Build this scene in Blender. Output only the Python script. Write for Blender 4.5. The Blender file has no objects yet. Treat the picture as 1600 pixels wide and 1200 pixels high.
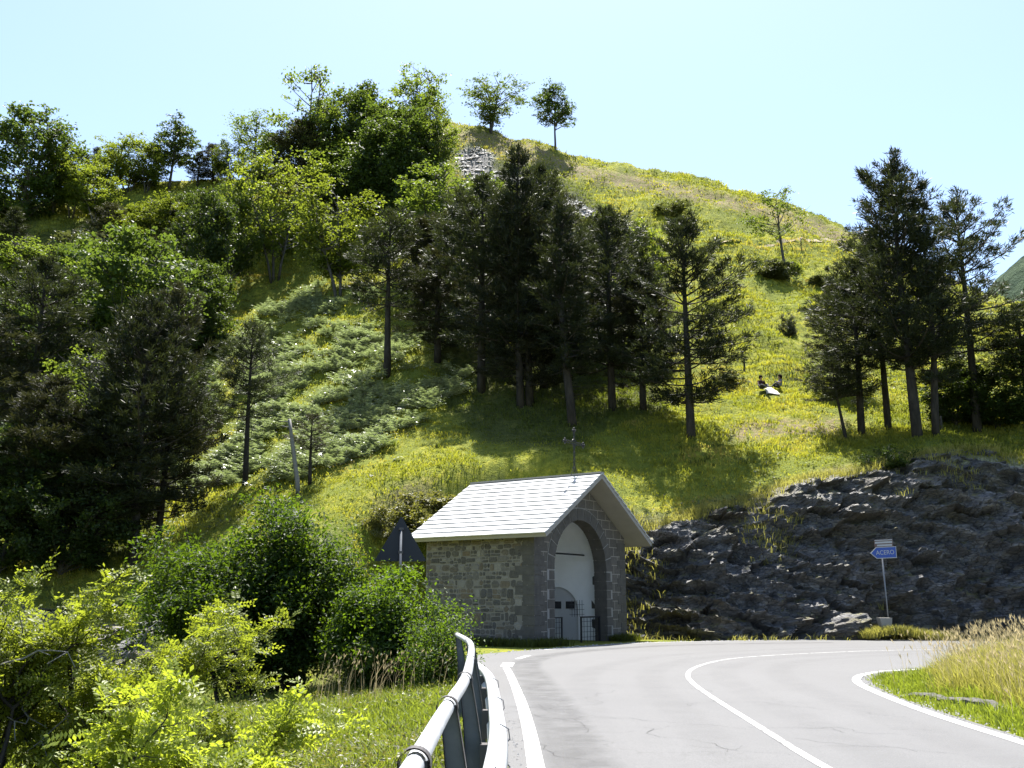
import bpy, bmesh, math, random
import numpy as np
from mathutils import Vector, Matrix
from mathutils.geometry import tessellate_polygon
S = bpy.context.scene
COL = S.collection
R = math.radians

# ------------------------------------------------------------------ camera
FPX = 1520.0                       # focal length in photo pixels (photo 1600 x 1200)
PITCH = math.atan(336.0 / FPX)     # road horizon lies 336 px under the centre
CAMH = 1.6
cd = bpy.data.cameras.new('camera'); cam = bpy.data.objects.new('camera', cd); COL.objects.link(cam)
cam.location = (0, 0, CAMH); cam.rotation_euler = (math.pi/2 + PITCH, 0, 0)
cd.sensor_width = 36.0; cd.lens = 36.0 * FPX / 1600.0; cd.clip_start = 0.1; cd.clip_end = 6000
S.camera = cam

# ------------------------------------------------------------------ light
SUN_EL, SUN_AZ = 69.5, 4.0         # azimuth measured to the right of the view direction (+y)
w = bpy.data.worlds.new('World'); S.world = w; w.use_nodes = True
nt = w.node_tree; nt.nodes.clear()
sky = nt.nodes.new('ShaderNodeTexSky'); sky.sky_type = 'NISHITA'; sky.sun_disc = False
sky.sun_elevation = R(SUN_EL); sky.sun_rotation = R(SUN_AZ)
sky.altitude = 900; sky.air_density = 1.0; sky.dust_density = 2.0; sky.ozone_density = 1.0
bg = nt.nodes.new('ShaderNodeBackground'); bg.inputs['Strength'].default_value = 0.093
wo = nt.nodes.new('ShaderNodeOutputWorld')
nt.links.new(sky.outputs[0], bg.inputs[0]); nt.links.new(bg.outputs[0], wo.inputs[0])
sl = bpy.data.lights.new('sun', 'SUN'); sl.energy = 5.0; sl.angle = R(0.5); sl.color = (1.0, 0.955, 0.89)
sun = bpy.data.objects.new('sun', sl); COL.objects.link(sun)
sd = Vector((math.sin(R(SUN_AZ))*math.cos(R(SUN_EL)), math.cos(R(SUN_AZ))*math.cos(R(SUN_EL)), math.sin(R(SUN_EL))))
sun.rotation_euler = sd.to_track_quat('Z', 'Y').to_euler(); sun.location = (0, 60, 90)
S.view_settings.view_transform = 'Standard'; S.view_settings.look = 'None'
S.view_settings.exposure = 1.75; S.view_settings.gamma = 1.0
S.render.engine = 'CYCLES'
S.cycles.max_bounces = 5; S.cycles.diffuse_bounces = 3; S.cycles.glossy_bounces = 2
S.cycles.transmission_bounces = 3; S.cycles.sample_clamp_indirect = 3.0; S.cycles.sample_clamp_direct = 6.0
S.cycles.use_denoising = True

# ------------------------------------------------------------------ helpers
def tag(o, label=None, cat=None, group=None, kind=None):
    if label: o['label'] = label
    if cat: o['category'] = cat
    if group: o['group'] = group
    if kind: o['kind'] = kind
    return o

def obj(name, me, parent=None, loc=None, rotz=0.0):
    o = bpy.data.objects.new(name, me); COL.objects.link(o)
    if parent is not None: o.parent = parent
    if loc is not None: o.location = loc
    if rotz: o.rotation_euler = (0, 0, rotz)
    return o

def empty(name, loc=(0, 0, 0), rotz=0.0):
    o = bpy.data.objects.new(name, None); COL.objects.link(o)
    o.empty_display_size = 0.3; o.location = loc; o.rotation_euler = (0, 0, rotz)
    return o

def mesh(name, V, F, mats=(), smooth=False, mi=None, cols=None):
    """V (n,3); F list of int arrays (m,k) with any k."""
    me = bpy.data.meshes.new(name)
    V = np.asarray(V, dtype=np.float32).reshape(-1, 3)
    F = [np.asarray(f, dtype=np.int32) for f in F if len(f)]
    nl = sum(f.size for f in F); npoly = sum(len(f) for f in F)
    me.vertices.add(len(V)); me.vertices.foreach_set('co', V.ravel())
    me.loops.add(nl); me.loops.foreach_set('vertex_index', np.concatenate([f.ravel() for f in F]))
    tot = np.concatenate([np.full(len(f), f.shape[1], dtype=np.int32) for f in F])
    st = np.concatenate(([0], np.cumsum(tot)[:-1])).astype(np.int32)
    me.polygons.add(npoly); me.polygons.foreach_set('loop_start', st)
    try: me.polygons.foreach_set('loop_total', tot)
    except Exception: pass
    for m in (mats if isinstance(mats, (list, tuple)) else [mats]): me.materials.append(m)
    if mi is not None: me.polygons.foreach_set('material_index', np.asarray(mi, dtype=np.int32))
    me.polygons.foreach_set('use_smooth', np.full(npoly, bool(smooth)))
    if cols is not None:
        a = me.color_attributes.new('zone', 'FLOAT_COLOR', 'POINT')
        a.data.foreach_set('color', np.asarray(cols, dtype=np.float32).ravel())
    me.update(calc_edges=True); me.validate()
    return me

class MB:
    """collects shapes into one mesh"""
    def __init__(s): s.V = []; s.F = []; s.n = 0; s.M = []
    def add(s, V, F, m=0):
        V = np.asarray(V, dtype=np.float64).reshape(-1, 3)
        for f in F:
            f = np.asarray(f, dtype=np.int64)
            if f.ndim == 1: f = f[None]
            s.F.append(f + s.n); s.M.append(np.full(len(f), m))
        s.V.append(V); s.n += len(V); return s
    def box(s, x0, x1, y0, y1, z0, z1, m=0, jit=0, rng=None, T=None):
        V = np.array([(x, y, z) for z in (z0, z1) for y in (y0, y1) for x in (x0, x1)], float)
        if jit: V += rng.uniform(-jit, jit, V.shape)
        if T is not None: V = V @ T[0].T + T[1]
        return s.add(V, [[(0,2,3,1),(4,5,7,6),(0,1,5,4),(2,6,7,3),(0,4,6,2),(1,3,7,5)]], m)
    def tube(s, pts, rad, n=8, m=0, cap=True):
        V, F = tube_geo(np.asarray(pts, float), rad, n, cap); return s.add(V, F, m)
    def build(s, name, mats, parent=None, smooth=False, loc=None, rotz=0.0):
        Fs = {}
        V = np.concatenate(s.V)
        me = mesh(name, V, s.F, mats, smooth, np.concatenate(s.M))
        return obj(name, me, parent, loc, rotz)

def tube_geo(P, rad, n=8, cap=True):
    k = len(P); rad = np.broadcast_to(np.asarray(rad, float), (k,))
    T = np.gradient(P, axis=0); T /= np.linalg.norm(T, axis=1)[:, None] + 1e-9
    ref = np.array([0, 0, 1.0]) if abs(T[:, 2]).mean() < 0.8 else np.array([1.0, 0, 0])
    A = np.cross(T, ref); A /= np.linalg.norm(A, axis=1)[:, None] + 1e-9
    B = np.cross(T, A)
    th = np.linspace(0, 2*np.pi, n, endpoint=False)
    V = P[:, None] + rad[:, None, None]*(np.cos(th)[None, :, None]*A[:, None] + np.sin(th)[None, :, None]*B[:, None])
    i = np.arange(k-1)[:, None]*n; j = np.arange(n)[None]; jn = (j+1) % n
    F = np.stack([i+j, i+jn, i+n+jn, i+n+j], -1).reshape(-1, 4)
    V = V.reshape(-1, 3)
    out = [F]
    if cap: out += [np.arange(n)[None, ::-1], (np.arange(n)+(k-1)*n)[None]]
    return V, out

# value noise -------------------------------------------------------
def _h(ix, iy, iz, seed):
    h = (ix.astype(np.int64)*374761393 + iy.astype(np.int64)*668265263 + iz.astype(np.int64)*2147483647 + seed*974711) & 0xffffffff
    h = ((h ^ (h >> 13))*1274126177) & 0xffffffff
    h = ((h ^ (h >> 16))*2246822519) & 0xffffffff
    return ((h ^ (h >> 15)) & 0xffffff)/float(0xffffff)
def vnoise(x, y, z=None, seed=0):
    x = np.asarray(x, float); y = np.asarray(y, float); z = np.zeros_like(x) if z is None else np.asarray(z, float)
    ix, iy, iz = np.floor(x), np.floor(y), np.floor(z)
    fx, fy, fz = x-ix, y-iy, z-iz
    fx, fy, fz = [f*f*(3-2*f) for f in (fx, fy, fz)]
    r = 0
    for a in (0, 1):
        for b in (0, 1):
            for c in (0, 1):
                r = r + _h(ix+a, iy+b, iz+c, seed)*(fx if a else 1-fx)*(fy if b else 1-fy)*(fz if c else 1-fz)
    return r*2-1
def fbm(x, y, z=None, seed=0, o=4):
    r = 0; a = 0.5; f = 1.0
    for i in range(o):
        r = r + a*vnoise(np.asarray(x)*f+17.3*i, np.asarray(y)*f-9.1*i, None if z is None else np.asarray(z)*f+4.7*i, seed+i); a *= 0.5; f *= 2.03
    return r
def sstep(a, b, x):
    t = np.clip((x-a)/(b-a), 0, 1); return t*t*(3-2*t)

# photo pixel <-> world ---------------------------------------------
CP, SP = math.cos(PITCH), math.sin(PITCH)
def ray(px, py):
    u = (px-800)/FPX; v = (600-py)/FPX
    return np.array((u, CP-v*SP, SP+v*CP))
def atY(px, py, Y):
    d = ray(px, py); t = Y/d[1]; return np.array((d[0]*t, Y, CAMH+d[2]*t))
def onz(px, py, z=0.0):
    d = ray(px, py); t = (z-CAMH)/d[2]; return np.array((d[0]*t, d[1]*t, z))
def proj(x, y, z):
    f = y*CP+(z-CAMH)*SP; f = np.where(f < 0.1, 0.1, f); up = -y*SP+(z-CAMH)*CP
    return 800+FPX*x/f, 600-FPX*up/f
def inpoly(px, py, poly):
    r = np.zeros(np.shape(px), bool); n = len(poly)
    for i in range(n):
        x1, y1 = poly[i]; x2, y2 = poly[(i+1) % n]
        c = ((y1 > py) != (y2 > py)) & (px < (x2-x1)*(py-y1)/((y2-y1) if y2 != y1 else 1e-9)+x1)
        r ^= c
    return r
def pldist(x, y, P):
    """signed distance to polyline, positive on the left of its direction"""
    x = np.asarray(x, float); y = np.asarray(y, float)
    best = np.full(x.shape, 1e9); sg = np.ones(x.shape)
    for (a, b) in zip(P[:-1], P[1:]):
        dx, dy = b[0]-a[0], b[1]-a[1]; L2 = dx*dx+dy*dy
        t = np.clip(((x-a[0])*dx+(y-a[1])*dy)/L2, 0, 1)
        qx, qy = x-(a[0]+t*dx), y-(a[1]+t*dy); d = np.hypot(qx, qy)
        c = dx*(y-a[1])-dy*(x-a[0])
        m = d < best-1e-6
        best = np.where(m, d, best); sg = np.where(m, np.where(c >= 0, 1.0, -1.0), sg)
    return best*sg
def resample(P, step, smooth=0):
    P = np.asarray(P, float)
    for _ in range(smooth):      # chaikin
        Q = [P[0]]
        for a, b in zip(P[:-1], P[1:]): Q += [a*.75+b*.25, a*.25+b*.75]
        P = np.array(Q+[P[-1]])
    s = np.concatenate(([0], np.cumsum(np.linalg.norm(np.diff(P, axis=0), axis=1))))
    t = np.linspace(0, s[-1], max(2, int(s[-1]/step)+1))
    return np.stack([np.interp(t, s, P[:, i]) for i in range(P.shape[1])], 1)

# ------------------------------------------------------------------ materials
class NT:
    def __init__(s, name):
        s.m = bpy.data.materials.new(name); s.m.use_nodes = True; s.t = s.m.node_tree; s.t.nodes.clear()
        s.out = s.t.nodes.new('ShaderNodeOutputMaterial')
    def n(s, typ, props=None, **inp):
        nd = s.t.nodes.new('ShaderNode'+typ)
        for k, v in (props or {}).items(): setattr(nd, k, v)
        for k, v in inp.items():
            k2 = k.replace('_', ' ')
            sk = nd.inputs[k2] if k2 in nd.inputs else nd.inputs[int(k[1:])]
            if isinstance(v, bpy.types.NodeSocket): s.t.links.new(v, sk)
            else: sk.default_value = v
        return nd
    def mix(s, fac, a, b, blend='MIX'):
        nd = s.t.nodes.new('ShaderNodeMix'); nd.data_type = 'RGBA'; nd.blend_type = blend
        for i, v in ((0, fac), (6, a), (7, b)):
            if isinstance(v, bpy.types.NodeSocket): s.t.links.new(v, nd.inputs[i])
            else: nd.inputs[i].default_value = (v if i == 0 else (*v, 1) if len(v) == 3 else v)
        return nd.outputs[2]
    def math(s, op, a, b=0.0, c=None):
        nd = s.t.nodes.new('ShaderNodeMath'); nd.operation = op
        for i, v in ((0, a), (1, b), (2, c)):
            if v is None: continue
            if isinstance(v, bpy.types.NodeSocket): s.t.links.new(v, nd.inputs[i])
            else: nd.inputs[i].default_value = v
        return nd.outputs[0]
    def ramp(s, fac, stops):
        nd = s.t.nodes.new('ShaderNodeValToRGB'); cr = nd.color_ramp
        while len(cr.elements) < len(stops): cr.elements.new(0.5)
        for e, (p, c) in zip(cr.elements, stops): e.position = p; e.color = (*c, 1) if len(c) == 3 else c
        s.t.links.new(fac, nd.inputs[0]); return nd.outputs[0]
    def noise(s, scale, vec=None, detail=4, rough=0.55, dist=0.0):
        nd = s.n('TexNoise', Scale=scale, Detail=detail, Roughness=rough, Distortion=dist)
        if vec is not None: s.t.links.new(vec, nd.inputs['Vector'])
        return nd.outputs[0]
    def co(s, w='Object'):
        return s.t.nodes.new('ShaderNodeTexCoord').outputs[w]
    def mapping(s, vec, scale=(1, 1, 1), rot=(0, 0, 0), loc=(0, 0, 0)):
        return s.n('Mapping', Vector=vec, Scale=scale, Rotation=rot, Location=loc).outputs[0]
    def bump(s, h, strength=0.5, dist=0.05):
        return s.n('Bump', Height=h, Strength=strength, Distance=dist).outputs[0]
    def finish(s, shader): s.t.links.new(shader, s.out.inputs[0]); return s.m
    def pbsdf(s, **k):
        return s.finish(s.n('BsdfPrincipled', **k).outputs[0])
def c4(c): return (*c, 1.0)

def simple(name, col, rough=0.6, metal=0.0, var=0.15, scale=6.0, spec=0.5, bump=0.0):
    a = NT(name); n = a.noise(scale, a.co())
    col2 = tuple(max(0, x*(1-var)) for x in col); col1 = tuple(min(1, x*(1+var)) for x in col)
    c = a.mix(n, col2, col1)
    kw = dict(Base_Color=c, Roughness=rough, Metallic=metal, Specular_IOR_Level=spec)
    if bump: kw['Normal'] = a.bump(a.noise(scale*6, a.co()), bump, 0.02)
    return a.pbsdf(**kw)

def leafmat(name, dark, light, trans, tf=0.45, rough=0.5, spec=0.35, patch=0.8):
    """leaf: colour varies per leaf (island) and in soft patches; part of the light passes through"""
    a = NT(name)
    ri = a.t.nodes.new('ShaderNodeNewGeometry').outputs['Random Per Island']
    oi = a.t.nodes.new('ShaderNodeObjectInfo').outputs['Random']
    n = a.noise(patch, a.co(), 2)
    f = a.math('ADD', a.math('MULTIPLY', ri, 0.6), a.math('MULTIPLY', n, 0.4))
    c = a.mix(f, dark, light)
    v = a.math('ADD', a.math('MULTIPLY', oi, 0.5), 0.75)
    hs = a.n('HueSaturation', Color=c, Value=v).outputs[0]
    tc = a.n('HueSaturation', Color=a.mix(f, tuple(x*0.75 for x in trans), trans), Value=v).outputs[0]
    p = a.n('BsdfPrincipled', Base_Color=hs, Roughness=rough, Specular_IOR_Level=spec)
    t = a.n('BsdfTranslucent', Color=tc)
    mx = a.n('MixShader', Fac=tf); a.t.links.new(p.outputs[0], mx.inputs[1]); a.t.links.new(t.outputs[0], mx.inputs[2])
    return a.finish(mx.outputs[0])
# ------------------------------------------------------------------ terrain
HILL = [(50,320,115),(50,420,95),(50,560,75),(50,700,60),(50,850,46),
 (250,290,118),(250,400,98),(250,500,82),(250,620,68),(250,760,54),(250,850,46),(250,940,42),
 (500,255,118),(500,400,93),(500,470,80),(500,560,67),(500,680,54),(500,770,46),(500,850,41),
 (695,192,112),(700,300,97),(700,400,83),(700,500,70),(700,600,59),(700,700,49),(700,790,42.5),(780,209,111),(868,233,109),
 (900,246,108),(900,350,93),(900,450,79),(900,560,64),(900,650,53),(900,740,44.5),
 (1050,270,107),(1050,400,87),(1050,550,66),(1080,682,50),(990,862,42.5),(1050,830,43),(1100,806,43.6),(1000,770,46),
 (1200,310,105),(1200,380,92),(1200,450,80),(1200,520,69),(1205,609,60),(1200,660,53),(1200,720,47.5),(1200,770,45),
 (1330,362,102),(1330,450,84),(1330,560,67),(1345,676,51),(1330,735,46),
 (1434,682,48),(1450,420,97),(1450,560,70),(1435,703,46),
 (1580,475,92),(1600,560,72),(1600,660,52),(1600,690,47),(1527,673,49.5),
 (-250,300,118),(-250,560,75),(-250,850,46),(1850,560,88),(1850,668,50),(1850,688,47)]
_C = np.array([atY(*p) for p in HILL])
_ext = [(x, 134, z) for x, z in ((-75,50),(-45,50),(-20,53),(0,53),(12,48),(25,42),(45,30),(70,20))]
_ext += [(-75,32,-2),(-45,32,0),(-20,33,0),(-6,33,1.0),(8,33,1.0),(20,33,4),(45,33,4)]
_C = np.vstack([_C, np.array(_ext, float)])
def _phi(r2): return 0.5*r2*np.log(r2+1e-9)
_n = len(_C); _K = _phi(((_C[:, None, :2]-_C[None, :, :2])**2).sum(-1)) + np.eye(_n)*2.0
_P = np.hstack([np.ones((_n, 1)), _C[:, :2]])
_W = np.linalg.solve(np.block([[_K, _P], [_P.T, np.zeros((3, 3))]]), np.concatenate([_C[:, 2], np.zeros(3)]))
def hill(x, y):
    x = np.asarray(x, float); y = np.asarray(y, float); sh = x.shape
    xc = np.clip(x.ravel(), -80, 72); yc = np.clip(y.ravel(), 31, 136)
    z = _W[_n]+_W[_n+1]*xc+_W[_n+2]*yc
    for i in range(_n): z = z+_W[i]*_phi((xc-_C[i, 0])**2+(yc-_C[i, 1])**2)
    z = z.reshape(sh)
    z = z - 0.55*np.clip(y-136, 0, 170) - 0.45*np.clip(x-72, 0, 150) - 0.2*np.clip(-80-x, 0, 300)
    return np.maximum(z, -45)

TOE = np.array([(-90,50),(-60,46),(-30,38),(-14,34.8),(-8,35.8),(-5.2,38.2),(-3.2,41.0),(-.8,43.4),(.9,44.2),(3,43.0),(5.7,41.2),(7.6,40.3),(10,40.4),(13,40.9),(15.5,41.2),(18,41.3),(22,41),(30,39),(60,30),(100,18)], float)
RAIL = resample([(-.30,-14),(-.30,0),(-.30,3.2),(-.31,4.83),(-.29,6.4),(-.345,8.3),(-.41,10.3),(-.5,12),(-.78,14.3)], .25, 2)
LEFT_EDGE = [(-.05,-14),(-.05,5),(-.05,8),(-.12,10.3),(-.26,13),(-.5,16),(-.8,20),(-1.2,25),(-1.7,29),(-3.2,34),(-7,37),(-30,39),(-90,46)]
INNER = [(5.0,-14),(5.4,0),(5.7,8),(6.0,11.7),(6.2,14.6),(6.42,16.9),(6.85,19.3),(7.5,21.2),(8.6,22.7),(12,24.8),(18,26.6),(30,26.5),(60,20)]
INNER = resample(INNER, .4, 2)
def wc(x): return np.interp(x, [-14, -6, -2, 1, 4.5, 6, 10, 14], [4.5, 4.5, 3.0, 2.0, 2.0, 2.8, 3.8, 4.2])
def lower(x, y):
    x = np.asarray(x, float); y = np.asarray(y, float)
    dl = pldist(x, y, LEFT_EDGE)                       # >0 left of the road
    drop = -np.where(dl > 0.3, np.minimum(0.13*(dl-.3)+0.010*np.clip(dl-4, 0, 30)**2, 5.0), 0)
    di = -pldist(x, y, INNER)                          # >0 inside the bend
    mound = np.where(di > 0, 0.62*sstep(.3, 5.0, di)+0.012*np.clip(di-5, 0, 40), 0)
    base = mound
    drop = drop - np.where(dl > 2, .16*np.clip(y-21, 0, 14)*np.clip((dl-2)/3, 0, 1), 0)
    n = fbm(x*.5, y*.5, seed=5)*0.16*np.clip(np.maximum(dl-.6, di-.5), 0, 1)
    return base+drop+n-0.02
def ground(x, y):
    x = np.asarray(x, float); y = np.asarray(y, float)
    d = pldist(x, y, TOE); L = lower(x, y)
    H = hill(x, y)
    up = sstep(40, 75, y)
    H = H + fbm(x*.28, y*.28, seed=11)*(.35+.5*up) + fbm(x*.62, y*.62, seed=21, o=3)*(.30+.62*up)*sstep(42, 60, y) - .25
    # little terraces on the steep grass
    ph = H*1.15+1.6*fbm(x*.12, y*.12, seed=31); fr = ph-np.floor(ph)
    H = H + up*0.42*(sstep(.0, .30, fr)-fr)*(.4+.9*np.clip(fbm(x*.09+3, y*.09, seed=33)+.35, 0, 1))
    wcx = wc(x)
    m = sstep(.7, .7+wcx, d)
    return L*(1-m)+H*m
def G1(x, y): return float(ground(np.array([x]), np.array([y]))[0])
_T = np.concatenate([np.linspace(3, 40, 149), np.linspace(40.1, 170, 420)])
def hit(px, py):
    d = ray(px, py); t = _T/d[1]
    x, y, z = d[0]*t, d[1]*t, CAMH+d[2]*t
    g = ground(x, y); i = int(np.argmax(g >= z))
    if g[i] < z[i]: i = len(_T)-1
    if i == 0: return np.array((x[0], y[0], g[0]))
    a = (z[i-1]-g[i-1]); b = (g[i]-z[i]); f = a/(a+b+1e-9)
    X = x[i-1]+(x[i]-x[i-1])*f; Y = y[i-1]+(y[i]-y[i-1])*f
    return np.array((X, Y, G1(X, Y)))

# zones, in photo pixels of the ground they lie on
FERN = [(415,510),(470,470),(520,490),(560,520),(650,535),(690,545),(705,600),(690,650),(640,680),(590,705),(550,735),(470,770),(400,770),(330,770),(280,780),(265,740),(262,680),(265,600),(300,560),(360,535)]
FERN2 = [(405,370),(560,370),(600,430),(560,470),(440,520),(400,470)]
SCREE = [(712,236),(745,230),(775,242),(770,268),(840,285),(870,300),(905,315),(935,335),(985,350),(990,362),(950,358),(905,335),(850,300),(800,285),(730,285),(712,262)]
TAN = [[(700,195),(830,222),(900,255),(1000,275),(1180,312),(1330,365),(1330,392),(1200,345),(1120,318),(900,280),(800,250),(700,215)],
       [(1160,665),(1320,650),(1330,668),(1200,690),(1130,700)],[(1030,820),(1200,770),(1330,722),(1340,740),(1200,792),(1100,815),(1035,845)],
       [(580,790),(640,755),(700,760),(640,800)]]
SHADE_TINT = [[(640,420),(760,250),(860,260),(1010,370),(1060,480),(1040,640),(980,660),(900,690),(760,690),(700,650)],[(0,380),(260,330),(290,470),(270,780),(230,870),(0,880)],[(0,200),(80,300),(40,400),(0,400)],[(440,320),(690,200),(700,340),(560,350)]]  # wooded ground whose darker colours paint in the tree shade

def axis(segs):
    out = [segs[0][0]]
    for a, b, n in segs: out += list(np.linspace(a, b, n+1)[1:])
    return np.array(out)
gx = axis([(-1800,-300,12),(-300,-85,20),(-85,-32,66),(-32,38,190),(38,75,46),(75,300,20),(300,1800,12)])
gy = axis([(-900,-20,16),(-20,0,14),(0,72,200),(72,125,100),(125,160,24),(160,400,20),(400,2500,14)])
X, Y = np.meshgrid(gx, gy); Z = ground(X, Y)
PX, PY = proj(X, Y, Z)
vis = (Y > 30)
rn = fbm(X*.35, Y*.35, seed=71)*28
zc = np.zeros(X.shape+(4,)); zc[..., 3] = 1
for p in TAN: zc[..., 0] = np.maximum(zc[..., 0], (inpoly(PX+rn, PY+rn*.5, p) & vis)*1.0)
zc[..., 1] = (inpoly(PX+rn*.4, PY+rn*.3, SCREE) & vis)*1.0
for p in SHADE_TINT: zc[..., 2] = np.maximum(zc[..., 2], (inpoly(PX+rn, PY+rn, p) & vis)*0.8)
dT = pldist(X, Y, TOE)
rockz = np.where((X > -8) & (X < 4.6), 0.0, 1.0)*sstep(.3, .9, dT)*(1-sstep(.0, .8, dT+.2-wc(X)))
zc[..., 1] = np.maximum(zc[..., 1], rockz*(Y > 20))
for _ in range(2):
    k = zc.copy(); k[1:-1, 1:-1] = (zc[1:-1, 1:-1]*2+zc[:-2, 1:-1]+zc[2:, 1:-1]+zc[1:-1, :-2]+zc[1:-1, 2:])/6; zc = k
ny, nx = X.shape
ii = (np.arange(ny-1)[:, None]*nx+np.arange(nx-1)[None]).ravel()
FQ = np.stack([ii, ii+1, ii+nx+1, ii+nx], 1)

a = NT('meadow ground')
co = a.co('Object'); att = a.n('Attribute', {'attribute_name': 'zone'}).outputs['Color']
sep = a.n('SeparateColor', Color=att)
n1 = a.noise(0.35, co, 5); n2 = a.noise(2.2, co, 6, .65); n3 = a.noise(9.0, co, 4, .7)
g = a.ramp(n2, [(.30, (0.0733,0.08985,0.01566)), (.48, (0.1742,0.1936,0.02409)), (.62, (0.3025,0.2937,0.03614)), (.8, (0.4032,0.3284,0.07226))])
g = a.mix(a.ramp(n1, [(.42, (0,0,0)), (.58, (1,1,1))]), g, (.14,.165,.024))
soil = a.ramp(n3, [(.3, (.13,.10,.06)), (.7, (.28,.22,.14))])
g = a.mix(a.math('MULTIPLY', sep.outputs[0], a.ramp(n2, [(.35, (0,0,0)), (.55, (.9,.9,.9))])), g, soil)
dk = a.ramp(n2, [(.35, (.03,.04,.012)), (.65, (.075,.085,.022))])  # forest floor colour, darkened so the tree shade is painted in
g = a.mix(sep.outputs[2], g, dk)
rk = a.ramp(n3, [(.35, (.09,.085,.08)), (.5, (.22,.21,.20)), (.65, (.38,.37,.36))])
g = a.mix(sep.outputs[1], g, rk)
bm_ = a.bump(a.math('ADD', n2, n3), 0.8, 0.25)
M_GROUND = a.pbsdf(Base_Color=g, Roughness=0.95, Specular_IOR_Level=0.15, Normal=bm_)
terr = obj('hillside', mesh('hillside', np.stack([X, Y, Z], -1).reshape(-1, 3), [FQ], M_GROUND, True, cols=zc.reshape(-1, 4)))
tag(terr, 'grassy hillside with meadow, valley side and verge ground', kind='structure')

# ------------------------------------------------------------------ rock cut along the road
a = NT('slate rock')
co = a.co('Object')
lay = a.mapping(co, (1, 1, 3.2), (R(8), R(-14), 0))
n1 = a.noise(1.1, lay, 6, .65, .4); n2 = a.noise(5.5, lay, 5, .7); n3 = a.noise(.35, co, 3)
vor = a.n('TexVoronoi', {'feature': 'DISTANCE_TO_EDGE'}, Vector=lay, Scale=2.6).outputs[0]
crk = a.ramp(vor, [(.0, (0,0,0)), (.07, (1,1,1))])
c = a.ramp(n1, [(.3, (0.02916,0.02916,0.0316)), (.5, (0.06804,0.06804,0.07182)), (.58, (0.1555,0.1526,0.1466)), (.72, (0.3499,0.3402,0.316))])
c = a.mix(.5, c, a.ramp(n2, [(.3, (0.02916,0.02916,0.0316)), (.7, (0.1847,0.1817,0.1753))]))
c = a.mix(a.ramp(n3, [(.5, (0,0,0)), (.62, (.75,.75,.75))]), c, (.075,.06,.035))
c = a.mix(crk, tuple(x*.35 for x in (.1,.1,.1)), c)
nz = a.n('SeparateXYZ', Vector=a.t.nodes.new('ShaderNodeNewGeometry').outputs['Normal']).outputs[2]
moss = a.math('MULTIPLY', a.ramp(nz, [(.55, (0,0,0)), (.85, (1,1,1))]), a.ramp(a.noise(1.3, co, 4), [(.48, (0,0,0)), (.6, (1,1,1))]))
c = a.mix(moss, c, (.12,.11,.04))
hh = a.math('ADD', a.math('MULTIPLY', n2, .6), a.math('ADD', n1, a.math('MULTIPLY', crk, .25)))
M_ROCK = a.pbsdf(Base_Color=c, Roughness=0.62, Specular_IOR_Level=0.5, Normal=a.bump(hh, .9, .18))

def facets(x, y, z, size, seed):
    """fractured blocks: every cell is a flat face with its own offset and tilt"""
    px, py, pz = x/size[0], y/size[1], z/size[2]; ix, iy, iz = np.floor(px), np.floor(py), np.floor(pz)
    best = np.full(px.shape, 1e9); val = np.zeros(px.shape)
    for a in (-1, 0, 1):
        for b in (-1, 0, 1):
            for c in (-1, 0, 1):
                jx, jy, jz = ix+a, iy+b, iz+c
                qx = jx+_h(jx, jy, jz, seed); qy = jy+_h(jx, jy, jz, seed+50); qz = jz+_h(jx, jy, jz, seed+90)
                d = (px-qx)**2+(py-qy)**2+(pz-qz)**2
                tx_ = _h(jx, jy, jz, seed+130)-.5; tz_ = _h(jx, jy, jz, seed+170)-.35; of = _h(jx, jy, jz, seed+210)-.5
                v = of*.42*size[0]*.5+(px-qx)*size[0]*tx_*.9-(pz-qz)*size[2]*tz_*1.3
                m = d < best; best = np.where(m, d, best); val = np.where(m, v, val)
    return val
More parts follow.
